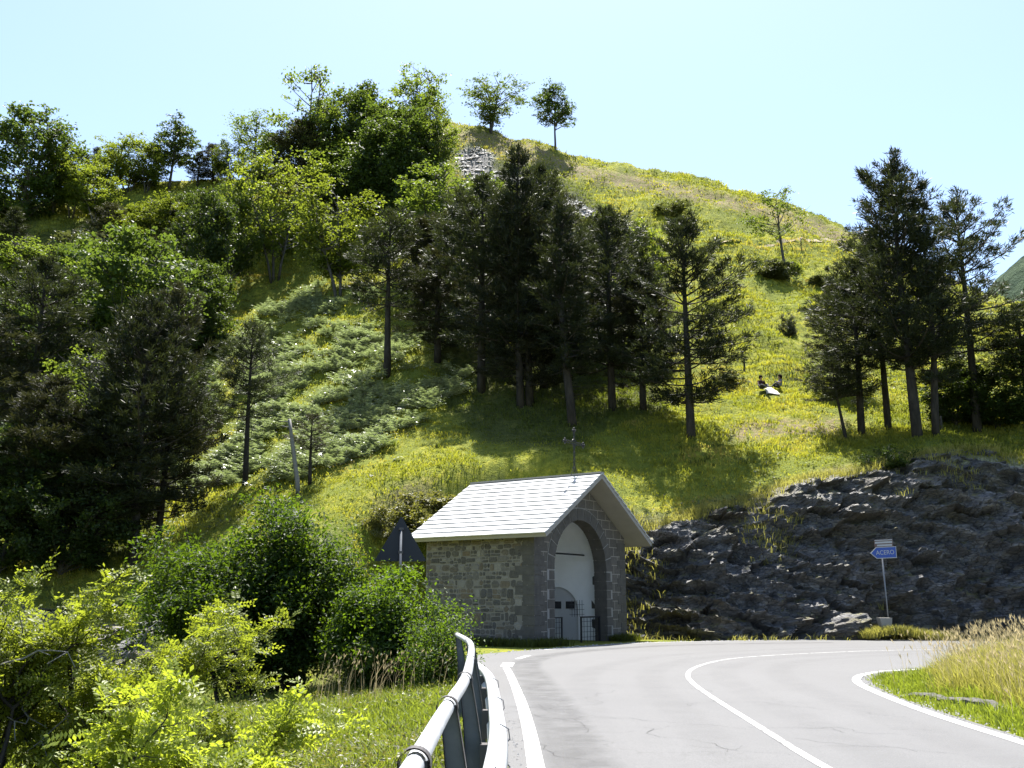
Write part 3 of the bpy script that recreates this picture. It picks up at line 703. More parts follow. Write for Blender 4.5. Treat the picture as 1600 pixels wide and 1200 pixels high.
# small dark grey blocks standing slightly proud of the plaster on the right
for z in (.62, 1.38, 2.28): pm = MB(); pm.box(UI1-.012, UI1+.02, .58, .92, z, z+.36, jit=.02, rng=rgc); pm.build('grey_block', M_STONE, chapel)
def gate(u0, u1, z0, z1, y, t=.045, nx=5, nz=6, frame=True):
    gm = MB()
    if frame:
        gm.box(u0, u0+t, y-t/2, y+t/2, z0-.04, z1); gm.box(u1-t, u1, y-t/2, y+t/2, z0-.04, z1)
        gm.box(u0+t, u1-t, y-t/2, y+t/2, z1-t, z1); gm.box(u0+t, u1-t, y-t/2, y+t/2, z0+.12, z0+.12+t*.7)
    for k in range(1, nx): u = u0+(u1-u0)*k/nx; gm.tube([(u, y, z0+.1), (u, y, z1-.01)], .009, 5)
    for k in range(1, nz): z = z0+(z1-z0)*k/nz; gm.tube([(u0+.01, y+.012, z), (u1-.01, y+.012, z)], .007, 5)
    return gm.build('gate', M_IRON, chapel)
gate(1.24, 2.22, .02, 1.13, .3); gate(3.49, 4.86, .02, 1.13, .3, .055, 6, 6)
gate(3.85, 4.95, 1.0, 1.72, 1.0, nx=6, nz=4, frame=False)
# roof
def roof_pt(side, s, y, h):
    """s distance down the slope from the ridge, h above the slope plane"""
    L = math.hypot(1, SL); dx, dz = 1/L, -SL/L
    px = CW/2+(s*dx+h*SL/L)*(1 if side else -1); pz = RZ0+(.65+CW/2)*SL+s*dz+h/L
    return (px, y, pz)
SLOPE = (CW/2+.65)*math.hypot(1, SL)
Y0, Y1 = -.88, CLEN+.35
rf = MB()
for side in (0, 1):
    V = [roof_pt(side, s, y, h) for h in (-.15, -.02) for y in (Y0, Y1) for s in (0, SLOPE)]
    rf.add(V, [[(0,2,3,1),(4,5,7,6),(0,1,5,4),(2,6,7,3),(0,4,6,2),(1,3,7,5)]])
roof = rf.build('roof', M_CONC, chapel)
sm = MB(); NC = 13; ch = (SLOPE+.06)/NC
for side in (0, 1):
    for r_ in range(NC):
        y = Y0-.03-(.2 if r_ % 2 else 0)
        while y < Y1:
            wd = rgc.uniform(.36, .56); ya, yb = max(y, Y0-.03), min(y+wd-.006, Y1+.03)
            y += wd
            if yb-ya < .05: continue
            s0 = r_*ch-.05+.03; s1 = s0+ch+.02+rgc.uniform(-.008, .008)
            l0 = .0+rgc.uniform(0, .002); l1 = .034+rgc.uniform(0, .008); tk = .022
            V = [roof_pt(side, s, yy_, h) for (s, hb) in ((s0, l0), (s1, l1)) for yy_ in (ya, yb) for h in (hb-.018, hb+tk)]
            sm.add(V, [[(0,1,3,2),(4,6,7,5),(0,4,5,1),(2,3,7,6),(1,5,7,3),(0,2,6,4)]])
sm.build('slate_covering', M_SLATE, roof)
rc = MB(); zr = RZ0+(.65+CW/2)*SL
rc.box(CW/2-.13, CW/2+.13, Y0-.02, Y1+.02, zr-.005, zr+.055, jit=.004, rng=rgc); rc.build('ridge_cap', M_CONC, roof)
# wrought iron cross on the ridge
cm = MB(); cy = .3; cx = CW/2; zb = zr+.04
for o_ in (-.045, .045):
    cm.tube([(cx+o_, cy, zb), (cx+o_, cy, zb+1.62)], .014, 6)
    cm.tube([(cx-.62, cy, zb+1.2+o_), (cx+.62, cy, zb+1.2+o_)], .014, 6)
for k in range(11):
    z = zb+.06+k*.145; sgn = 1 if k % 2 else -1
    cm.tube([(cx-.045*sgn, cy, z), (cx+.045*sgn, cy, z+.145)], .009, 5)
for k in range(8):
    x = cx-.58+k*.145; sgn = 1 if k % 2 else -1
    cm.tube([(x, cy, zb+1.2-.045*sgn), (x+.145, cy, zb+1.2+.045*sgn)], .009, 5)
def ball(mb, c, r, n=8):
    th_ = np.linspace(0, np.pi, 6); z = np.cos(th_)*r; rr = np.maximum(np.sin(th_)*r, .0005)
    P = np.array([(c[0], c[1], c[2]+zz) for zz in z[::-1]]); V, F = tube_geo(P, rr[::-1], n); mb.add(V, F)
for (dx, dz) in ((-.66, 1.2), (.66, 1.2), (0, 1.68)):
    for (ex, ez) in ((0, 0), (-.07, .0), (.07, 0), (0, .075), (0, -.075)): ball(cm, (cx+dx+ex, cy, zb+dz+ez), .045)
a_ = np.linspace(0, 2*np.pi, 17)
cm.tube(np.stack([cx+.15*np.cos(a_), np.full(17, cy), zb+1.2+.15*np.sin(a_)], 1), .012, 5, cap=False)
for sx_ in (-1, 1): cm.tube([(cx+sx_*.28, cy-.0, zb-.1), (cx+sx_*.12, cy, zb+.2), (cx, cy, zb+.42)], .012, 5)
cm.tube([(cx, cy-.02, zb), (cx, cy-.42, zb-.02)], .012, 5)
cm.build('cross', M_IRON, chapel)

# ------------------------------------------------------------------ guardrail
a = NT('galvanised steel'); co = a.co()
n = a.noise(7, co, 4); M_GALV = a.pbsdf(Base_Color=a.ramp(n, [(.3, (0.4704,0.4872,0.504)), (.7, (0.6048,0.6132,0.6216))]), Roughness=.42, Metallic=.35, Specular_IOR_Level=.5)
a = NT('dull steel plate'); co = a.co()
M_PLATE = a.pbsdf(Base_Color=a.ramp(a.noise(5, co, 5, .65), [(.3, (0.0525,0.0615,0.075)), (.7, (0.09375,0.105,0.12))]), Roughness=.55, Metallic=.45)
M_RUBBER = simple('dark steel band', (.07,.065,.065), .55, .3)
grail = empty('guardrail', (-.3, 5, 0)); tag(grail, 'galvanised guardrail with curved dark posts and a white top tube beside the road', 'guardrail')
OFF = np.array((-.3, 5, 0))
def rail_at(y):
    return np.array((np.interp(y, RAIL[:, 1], RAIL[:, 0]), y))
RT = resample(RAIL[(RAIL[:, 1] > -3)], .2)
tb = MB(); P = np.c_[RT, np.full(len(RT), 1.1)]
tb.tube(P-OFF, .034, 14); tb.build('top_tube', M_GALV, grail, True)
# corrugated beam
prof = [(-.0,.46),(.07,.49),(.085,.53),(.03,.585),(.0,.615),(.03,.645),(.085,.70),(.075,.755),(.03,.785),(-.03,.775),(-.04,.74),(.035,.69),(-.03,.64),(-.05,.615),(-.03,.59),(.035,.535),(-.0,.50)]
T = np.gradient(RT, axis=0); T /= np.linalg.norm(T, axis=1)[:, None]; N = np.stack([T[:, 1], -T[:, 0]], 1)
bo = .19
V = np.stack([np.c_[RT+N*(bo+px), np.full(len(RT), pz)] for px, pz in prof], 1); k_ = len(prof)
i = np.arange(len(RT)-1)[:, None]*k_; j = np.arange(k_)[None]; jn = (j+1) % k_
F = np.stack([i+j, i+jn, i+k_+jn, i+k_+j], -1).reshape(-1, 4)
me = mesh('beam', V.reshape(-1, 3)-OFF, [F, np.arange(k_)[None], (np.arange(k_)[None, ::-1]+(len(RT)-1)*k_)], M_GALV, True); beam = obj('beam', me, grail)
for y in (3.6, 5.05, 6.75, 8.6, 10.6):
    p = rail_at(y)
    q = np.array([(.088, .47), (.1, .53), (.045, .585), (.012, .615), (.045, .645), (.1, .70), (.09, .765), (.03, .797)])
    seam = MB(); seam.tube(np.array([(p[0]+bo+x_, y, z_) for x_, z_ in q])-OFF, .004, 5); seam.build('beam_joint', M_PLATE, beam)
ypos = [-.4, 1.4, 3.2, 4.83, 6.4, 8.3, 10.3, 11.9, 14.2]
for y in ypos:
    p = rail_at(y); t = rail_at(y+.05)-rail_at(y-.05); t /= np.linalg.norm(t); n_ = np.array((t[1], -t[0]))
    # profile (across, up): right edge then left edge
    zz = np.linspace(0, 1, 15)
    right = [(.04+.105*math.sin(min(1, (1-v)*1.25)*math.pi/2)*(1-.25*max(0, .35-v)), 1.11*v) for v in zz]
    left = [(-.035+.05*math.sin(v*math.pi)**1.0*(1 if v > .3 else .8)-.02*(1-v), 1.09*v) for v in zz]
    def P3(q, s): return np.array((p[0]+n_[0]*q[0]+t[0]*s, p[1]+n_[1]*q[0]+t[1]*s, q[1]))-OFF
    pm = MB(); m_ = len(zz)
    for s in (-.006, .006):
        V = [P3(q, s) for q in left]+[P3(q, s) for q in right]; i = np.arange(m_-1)
        F = np.stack([i, i+m_, i+m_+1, i+1], 1); pm.add(V, [F if s < 0 else F[:, ::-1]])
    po = pm.build('post', M_PLATE, grail)
    fm = MB()
    for edge in (left, right):
        V = [P3(q, s) for s in (-.028, .028) for q in edge]; i = np.arange(m_-1); fm.add(V, [np.stack([i, i+1, i+m_+1, i+m_], 1)])
        V = [P3((q[0]+.004, q[1]), s) for s in (-.028, .028) for q in edge]; fm.add(V, [np.stack([i, i+m_, i+m_+1, i+1], 1)])
    # hoop over the tube
    th_ = np.linspace(-.35, math.pi+.35, 17)
    ho = [(.047*math.cos(x), 1.1+.047*math.sin(x)) for x in th_]
    for r_ in (0, .006):
        V = [P3((q[0]*(1+r_*18), 1.1+(q[1]-1.1)*(1+r_*18)), s) for s in (-.03, .03) for q in ho]; i = np.arange(16); fm.add(V, [np.stack([i, i+1, i+18, i+17], 1)])
    fm.build('post_flange', M_RUBBER, po)
    sp_ = MB(); Rm = np.array([[n_[0], t[0], 0], [n_[1], t[1], 0], [0, 0, 1]])
    sp_.box(.1, bo-.01, -.05, .05, .5, .72, T=(Rm, np.array((p[0], p[1], 0))-OFF)); sp_.build('spacer_block', M_RUBBER, grail)

# ------------------------------------------------------------------ signs
def text_mesh(name, s, size, mat, parent, loc, rot, extrude=.002, sx=1.0):
    cu = bpy.data.curves.new(name, 'FONT'); cu.body = s; cu.size = size; cu.align_x = 'CENTER'; cu.align_y = 'CENTER'; cu.extrude = extrude
    t = bpy.data.objects.new(name, cu); COL.objects.link(t)
    dg = bpy.context.evaluated_depsgraph_get(); me = bpy.data.meshes.new_from_object(t.evaluated_get(dg))
    bpy.data.objects.remove(t); me.materials.clear(); me.materials.append(mat)
    o = obj(name, me, parent, loc); o.rotation_euler = rot; o.scale = (sx, 1, 1); return o
M_BLUE = simple('blue sign face', (0.0066,0.0495,0.275), .4, var=.05)
M_WHITE = simple('white sign film', (0.324,0.333,0.342), .4, var=.04)
M_BROWN = simple('brown sign edge', (.10,.055,.045), .5, var=.1)
M_SIGNB = simple('grey sign back', (0.007,0.01,0.017), .6, .0, var=.15)
M_POST = simple('zinc post', (0.171,0.1755,0.18), .45, .5, var=.15)
sb = hit(1390, 985); Ys = 40.6; p0 = atY(1391, 985, Ys)
sgn = empty('direction_sign', (p0[0], Ys, p0[2]-.5), R(4)); tag(sgn, 'blue arrow direction sign reading ACERO with a small white plate above, on a thin post', 'road sign')
px_m = FPX/ (Ys*CP+0*SP)
def zat(py): return atY(1390, py, Ys)[2]-(p0[2]-.5)
lean = -.09
pm = MB(); pm.tube([(0, .03, -.6), (lean, .03, zat(843))], .03, 10); pm.build('post', M_POST, sgn, True)
def plate(outline, y0, y1, mb):
    n = len(outline); V = [(x, y, z) for y in (y0, y1) for x, z in outline]
    i = np.arange(n); j = (i+1) % n
    mb.add(V, [np.arange(n)[None], (np.arange(n)+n)[None, ::-1], np.stack([i, i+n, j+n, j], 1)])
zc_ = zat(863.5); h_ = .235; tilt = .05
def arrow(k, hw=.545): # outline shrunk by k
    pts = [(-hw-.02+k*1.6, 0), (-hw+.24+k*.3, h_-k), (hw-k, h_-k), (hw-k, -h_+k), (-hw+.24+k*.3, -h_+k)]
    return [(x+.03-.05, zc_+z+tilt*x) for x, z in pts]
m1 = MB(); plate(arrow(0), -.02, -.004, m1); ap = m1.build('arrow_plate', M_WHITE, sgn)
m2 = MB(); plate(arrow(.028), -.026, -.021, m2); m2.build('blue_face', M_BLUE, ap)
text_mesh('lettering', 'ACERO', .25, M_WHITE, ap, (.04, -.029, zc_+.0), (math.pi/2, -math.atan(tilt), 0), sx=.95)
zt_ = zat(848.5)
m3 = MB(); pts = [(-.385, -.15), (.40, -.15), (.40, .15), (-.385, .15)]
plate([(x, zt_+z+tilt*x) for x, z in pts], -.02, -.004, m3); tp = m3.build('upper_plate', M_BROWN, sgn)
for z0, z1, xa, xb in ((.10, .135, -.37, .385), (-.012, .062, -.36, .375), (-.125, -.055, -.28, .36)):
    m4 = MB(); plate([(x, zt_+z+tilt*x) for x, z in ((xa, z0), (xb, z0), (xb, z1), (xa, z1))], -.026, -.021, m4); m4.build('white_strip', M_WHITE, tp)
mb = MB()
V = [(-.20,-.15,.0),(.1,-.15,.0),(.1,.15,.0),(-.20,.15,.0),(-.33,-.22,.72),(.16,-.22,.72),(.16,.22,.72),(-.33,.22,.72)]
mb.add(V, [[(3,2,1,0),(4,5,6,7),(0,1,5,4),(1,2,6,5),(2,3,7,6),(3,0,4,7)]])
pz = atY(1386, 990, 40.3)
o = mb.build('concrete_marker', M_CONC, None, loc=(pz[0], 40.25, pz[2]-.1)); tag(o, 'small tapered grey concrete block at the foot of the blue sign', 'marker')

# warning sign seen from behind
Yt = 25.0; p0 = atY(625, 905, Yt); gz = G1(p0[0], Yt)
tri = empty('warning_sign', (p0[0], Yt, gz), R(6)); tag(tri, 'back of a dark triangular warning sign rising behind the green bush', 'road sign')
za = atY(623.5, 806, Yt)[2]-gz; sd_ = 1.32; hh_ = sd_*.866
def rtri(k, r=.05):
    P = np.array([(0, za), (-sd_/2, za-hh_), (sd_/2, za-hh_)]); c_ = P.mean(0); P = c_+(P-c_)*(1-k); out = []
    for q in range(3):
        p = P[q]; a1 = P[q-1]-p; a1 /= np.linalg.norm(a1); a2 = P[(q+1) % 3]-p; a2 /= np.linalg.norm(a2)
        out += [tuple(p+a1*r), tuple(p+(a1+a2)*r*.28), tuple(p+a2*r)]
    return out
m1 = MB(); plate(rtri(0), -.012, .012, m1); m1.build('plate', M_SIGNB, tri)
m2 = MB(); plate(rtri(.04), .0125, .014, m2); m2.build('front_face', M_WHITE, tri)
pm = MB(); pm.tube([(.0, -.055, -.6), (0, -.055, za-.32)], .034, 10); pm.build('post', M_PLATE, tri, True)
for q in (.36, .95): cm = MB(); cm.box(-.06, .06, -.09, -.0122, za-q, za-q+.06); cm.build('clamp', M_RUBBER, tri)
# ------------------------------------------------------------------ plants
L_PINE = leafmat('pine needles', (.008,.013,.006), (.032,.042,.018), (.06,.075,.017), .24, .5, .18)
L_PINEB = leafmat('brownish pine needles', (.012,.015,.007), (.038,.040,.019), (.065,.07,.018), .23, .5, .18)
L_BEECH = leafmat('beech leaves', (.022,.042,.011), (.058,.088,.021), (.20,.27,.025), .42, .5, .22)
L_BEECHY = leafmat('bright beech leaves', (.034,.056,.011), (.08,.11,.021), (.23,.285,.022), .48, .5, .22)
L_DENSE = leafmat('dark broad leaves', (.013,.028,.009), (.042,.070,.018), (.13,.19,.02), .38, .5, .22)
L_BUSH = leafmat('glossy bush leaves', (.009,.026,.005), (.038,.072,.011), (.16,.26,.011), .45, .48, .2, 1.2)
L_ROB = leafmat('young locust leaves', (.10,.13,.015), (.20,.24,.03), (.38,.45,.03), .55, .45, .4, 2.5)
L_SHRUBY = leafmat('pale olive shrub leaves', (0.0675,0.075,0.0225), (0.15,0.15,0.0525), (0.225,0.225,0.0375), .42, .45, .5, 2.0)
L_HEATH = leafmat('dark heath leaves', (.03,.038,.016), (.07,.08,.028), (.12,.14,.03), .3, .5, .4)
def grassmat(name, stops, trans, tf, scale):
    a = NT(name); co = a.co(); ri = a.t.nodes.new('ShaderNodeNewGeometry').outputs['Random Per Island']
    n = a.noise(scale, co, 4, .6); n2 = a.noise(scale*6, co, 3)
    f = a.math('ADD', a.math('MULTIPLY', ri, .10), a.math('ADD', a.math('MULTIPLY', n, .74), a.math('MULTIPLY', n2, .2)))
    c = a.ramp(f, [(p, c) for p, c, t in stops]); tc = a.ramp(f, [(p, t) for p, c, t in stops])
    p = a.n('BsdfPrincipled', Base_Color=c, Roughness=.55, Specular_IOR_Level=.25); t = a.n('BsdfTranslucent', Color=tc)
    mx = a.n('MixShader', Fac=tf); a.t.links.new(p.outputs[0], mx.inputs[1]); a.t.links.new(t.outputs[0], mx.inputs[2]); return a.finish(mx.outputs[0])
L_GRASS = grassmat('meadow grass', [(0.36, (0.06788,0.08291,0.01522), (0.1598,0.1922,0.01791)), (0.47, (0.1358,0.1503,0.02027), (0.3097,0.3386,0.02685)), (0.58, (0.2036,0.1969,0.03041), (0.4596,0.4485,0.03581)), (0.70, (0.2488,0.1969,0.07098), (0.4396,0.3478,0.08953))], None, .5, .16)
L_GRASSD = leafmat('shade-tinted rough grass', (0.024,0.036,0.008), (0.064,0.08,0.016), (0.192,0.232,0.02), .46, .5, .3, .6)  # rough grass green, darkened to paint in the shade under the trees
L_VERGE = leafmat('verge grass', (.12,.125,.028), (.25,.23,.075), (.42,.40,.075), .46, .5, .3, .9)
L_VERGEL = leafmat('left verge grass', (.055,.085,.014), (.14,.165,.03), (.30,.37,.03), .46, .5, .25, 1.1)
L_DRY = leafmat('dry seed heads', (.24,.19,.10), (.42,.35,.21), (.48,.40,.22), .42, .6, .2, 1.2)
L_FERN = leafmat('bracken fronds', (.04,.06,.02), (.68,.73,.54), (.28,.36,.10), .26, .34, .8, 2.4)  # pale tone stands in for sun glints on glossy fronds, dark tone for gaps
a = NT('bark'); co = a.co(); n = a.noise(7, a.mapping(co, (1, 1, .25)), 5, .65)
M_BARK = a.pbsdf(Base_Color=a.ramp(n, [(.3, (.012,.011,.010)), (.7, (.05,.044,.038))]), Roughness=.9, Specular_IOR_Level=.2, Normal=a.bump(n, .8, .05))
a = NT('grey bark'); co = a.co(); n = a.noise(6, a.mapping(co, (1, 1, .4)), 4, .6)
M_BARKG = a.pbsdf(Base_Color=a.ramp(n, [(.3, (.028,.027,.025)), (.7, (.10,.094,.085))]), Roughness=.85, Specular_IOR_Level=.2)
M_DEAD = simple('bleached dead wood', (0.15,0.145,0.14), .8, var=.35, scale=5)

def unit(v): return v/(np.linalg.norm(v, axis=-1, keepdims=True)+1e-9)
def rhombi(C, D, S, L, W, fold=0.0):
    """leaf quads: centre C, along D, side S, length L, width W"""
    L = np.reshape(L, (-1, 1)); W = np.reshape(W, (-1, 1))
    up = np.cross(D, S)
    V = np.stack([C-D*L*.5, C+S*W*.5+D*L*.05+up*W*fold, C+D*L*.5, C-S*W*.5+D*L*.05+up*W*fold], 1).reshape(-1, 3)
    i = np.arange(len(C))[:, None]*4; return V, i+np.arange(4)[None]
def randdir(rng, n): return unit(rng.normal(size=(n, 3)))
def frame(rng, N):
    a_ = unit(np.cross(N, randdir(rng, len(N)))); return a_, np.cross(N, a_)

def bez(p0, d0, p1, sag, k=5):
    t = np.linspace(0, 1, k)[:, None]; c = (p0+p1)/2+d0
    return (1-t)**2*p0+2*t*(1-t)*c+t*t*p1+np.array((0, 0, 1.0))*sag*t*(1-t)

def broadleaf(name, seed, leaf, H=10.0, W=6.0, cb=.22, nb=70, nsp=420, nl=26, ls=.24, stems=1, shape='round', bark=None, spread=.06, flat=.35, spr=.75, gap=.0):
    rng = np.random.default_rng(seed); bark = bark or M_BARKG
    wood = MB(); st_pts = []
    for s in range(stems):
        az = rng.uniform(0, 2*np.pi); off = np.array((math.cos(az), math.sin(az), 0))*(H*spread*rng.uniform(.4, 1.3) if stems > 1 else 0)
        top = off*(3.2 if stems > 1 else 1)+np.array((rng.normal()*.03*H, rng.normal()*.03*H, H*rng.uniform(.82, .93)))
        k = 9; t = np.linspace(0, 1, k)[:, None]
        P = off*(.35+.0*t)+(top-off*.35)*t+np.stack([np.sin(t[:, 0]*5+rng.uniform(0, 6)), np.sin(t[:, 0]*4+rng.uniform(0, 6)), 0*t[:, 0]], 1)*.012*H*t
        P[0, 2] = -.05*H
        r0 = H*.0155/math.sqrt(stems)**.7*rng.uniform(.85, 1.15)
        wood.tube(P, r0*(1-t[:, 0])**.8+.012, 7); st_pts.append(P)
    zc = H*cb
    # a few lobes make the outline uneven
    nlobe = 9; la = rng.uniform(0, 2*np.pi, nlobe); lz = rng.uniform(.1, .95, nlobe); lr = rng.uniform(-.30, .38, nlobe)
    def env(az, f):
        if shape == 'round': e = np.sin(np.pi*np.clip(f*.86+.12, 0, 1))**.62
        elif shape == 'cone': e = np.clip((1-f), 0, 1)**.72*np.clip(f*7+.3, 0, 1)
        elif shape == 'vase': e = np.clip(.35+f*.9, 0, 1)*np.clip((1-f)*2.6, 0, 1)**.6
        else: e = np.clip((1-f)*1.6, 0, 1)**.5
        b = 0
        for i in range(nlobe):
            d = np.abs((az-la[i]+np.pi) % (2*np.pi)-np.pi); b = b+lr[i]*np.exp(-(d/.6)**2-((f-lz[i])/.2)**2)
        return W/2*e*(1+b)
    tips = []; dirs = []; wts = []
    for b in range(nb):
        f = rng.beta(1.15, 1.25); az = rng.uniform(0, 2*np.pi); r = env(np.array([az]), f)[0]*rng.uniform(.72, 1.08)
        z = zc+(H-zc)*f; tip = np.array((r*math.cos(az), r*math.sin(az), z))
        sp = st_pts[rng.integers(stems)]; hz = np.clip((z-r*rng.uniform(.45, .9))/H, .12 if cb > .1 else .02, .86)
        base = np.array([np.interp(hz*H, sp[:, 2], sp[:, i]) for i in range(3)]); tip[:2] += base[:2]*.6
        Pb = bez(base, np.array((0, 0, -.02*H)), tip, .06*H*rng.uniform(-.2, 1)); 
        wood.tube(Pb, np.linspace(H*.0048, .008, 5), 5, cap=False)
        tips.append(Pb); dirs.append(unit(tip-base)); wts.append(.3+r)
    wts = np.array(wts); wts /= wts.sum()
    bi = rng.choice(nb, nsp, p=wts); u = rng.uniform(.35, 1.04, nsp)
    Pall = np.array(tips); seg = np.clip(u*4, 0, 3.999); i0 = seg.astype(int); fr = (seg-i0)[:, None]
    C = Pall[bi, i0]*(1-fr)+Pall[bi, i0+1]*fr+rng.normal(size=(nsp, 3))*.035*H*np.array((1, 1, .8))
    if gap: C = C[fbm(C[:, 0]*3.2/W*2, C[:, 1]*3.2/W*2, C[:, 2]*2.4/H*4, seed) > -.25+gap*.3]
    n = len(C); Dv = np.array(dirs)[bi[:n]]; Dv = unit(C*np.array((1, 1, .25))+rng.normal(size=(n, 3))*.5)
    N = unit(np.array((0, 0, 1.0))+rng.normal(size=(n, 3))*.38)
    A = unit(Dv-(Dv*N).sum(1, keepdims=True)*N); B = np.cross(N, A)
    sz = spr*H*.1*rng.uniform(.7, 1.25, n)
    q = rng.normal(size=(n, nl, 3))*np.array((.42, .34, .42*flat))
    LP = C[:, None]+sz[:, None, None]*(q[..., :1]*A[:, None]+q[..., 1:2]*B[:, None]+q[..., 2:]*N[:, None])
    LP = LP.reshape(-1, 3); m = len(LP)
    LN = unit(np.repeat(N, nl, 0)+rng.normal(size=(m, 3))*.55); LA, LB = frame(rng, LN)
    s = ls*H*.1*rng.uniform(.65, 1.25, m)
    V, F = rhombi(LP, LA, LB, s, s*.72, .12)
    lw = wood; me_w = mesh(name+'_trunk', np.concatenate(lw.V), lw.F, bark, True)
    return me_w, mesh(name+'_crown', V, [F], leaf, False), W, H

def pine(name, seed, leaf, H=10.0, W=4.2, cb=.25, dens=1.0, nd=19, shape='cone', nlen=.26, up=.35, gappy=.38, bark=None, stub=True):
    rng = np.random.default_rng(seed); wood = MB(); bark = bark or M_BARK
    k = 10; t = np.linspace(0, 1, k)
    bend = rng.normal(size=2)*.012*H
    P = np.stack([bend[0]*np.sin(t*2.6), bend[1]*np.sin(t*2.2), H*t], 1); P[0, 2] = -.06*H
    wood.tube(P, H*.0165*(1-t)**.85+.01, 9)
    T = []; TD = []
    z = H*cb
    azo = rng.uniform(0, 6)
    while z < H*.985:
        f = (z-H*cb)/(H*(1-cb))
        if shape == 'cone': e = (1-f)**.75*min(1, f*5+.45)
        elif shape == 'spire': e = (1-f)**.6*min(1, f*4+.5)
        elif shape == 'broad': e = min(1, (1-f)*1.9)**.7*min(1, f*3+.4)
        else: e = math.sin(math.pi*min(1, f*.8+.22))**.8
        nb = rng.integers(4, 7)
        azo += rng.uniform(.4, 1.1)
        for b in range(nb):
            if rng.random() < gappy*.5: continue
            az = azo+2*np.pi*b/nb+rng.normal()*.3; L = W/2*e*(rng.uniform(.35, .8), rng.uniform(.8, 1.15), rng.uniform(1.05, 1.45))[rng.choice(3, p=[.33, .47, .2])]+.12
            el = R(-8)+f*R(58)+rng.normal()*.14
            d = np.array((math.cos(az)*math.cos(el), math.sin(az)*math.cos(el), math.sin(el)))
            base = np.array((np.interp(z, P[:, 2], P[:, 0]), np.interp(z, P[:, 2], P[:, 1]), z))
            tip = base+d*L; Pb = bez(base, np.array((0, 0, -.05*L)), tip, 0)+np.array((0, 0, up*L*.5))*(np.linspace(0, 1, 5)**2.2)[:, None]
            wood.tube(Pb, np.linspace(H*.0035+.01*(1-f), .008, 5), 5, cap=False)
            nt = max(2, int(L*6.5*dens))
            for u in np.concatenate([rng.uniform(.34, 1.0, nt), [1.0]]):
                sg = min(3.999, u*4); i0 = int(sg); c = Pb[i0]*(1-sg+i0)+Pb[i0+1]*(sg-i0)
                side = np.cross(d, (0, 0, 1.0)); lat = rng.normal()*.30*L*(1.15-u*.8)
                T.append(c+side*lat+np.array((0, 0, abs(rng.normal())*.05+.05))); TD.append(unit(d*.8+side*np.sign(lat)*.5+np.array((0, 0, .55))))
        z += H*.036*rng.uniform(.8, 1.25)
    if stub:
        for _ in range(16):
            z = H*cb*rng.uniform(.45, 1.0); az = rng.uniform(0, 6.3); L = rng.uniform(.2, .9)*H*.07
            b0 = np.array((0, 0, z)); b1 = np.array((math.cos(az)*L, math.sin(az)*L, z+rng.uniform(-.25, .1)*L)); wood.tube([b0, (b0+b1)/2+(0, 0, .02), b1], [.018, .012, .004], 4, cap=False)
    T = np.array(T); TD = np.array(TD); n = len(T)
    # leading shoot
    T = np.vstack([T, np.array([[P[-1, 0], P[-1, 1], H*x] for x in (.955, .97, .985, 1.0)])]); TD = np.vstack([TD, np.tile((0, 0, 1.0), (4, 1))]); n += 4
    q = unit(TD[:, None]*1.0+rng.normal(size=(n, nd, 3))*.62)
    base = T[:, None]+rng.normal(size=(n, nd, 3))*.055
    Ln = nlen*rng.uniform(.6, 1.2, (n, nd)); C = (base+q*Ln[..., None]*.5).reshape(-1, 3); D = q.reshape(-1, 3)
    Sd = unit(np.cross(D, randdir(rng, len(D)))); L = Ln.ravel()
    V, F = rhombi(C, D, Sd, L, L*.10+.008)
    return mesh(name+'_trunk', np.concatenate(wood.V), wood.F, bark, True), mesh(name+'_crown', V, [F], leaf, False), W, H

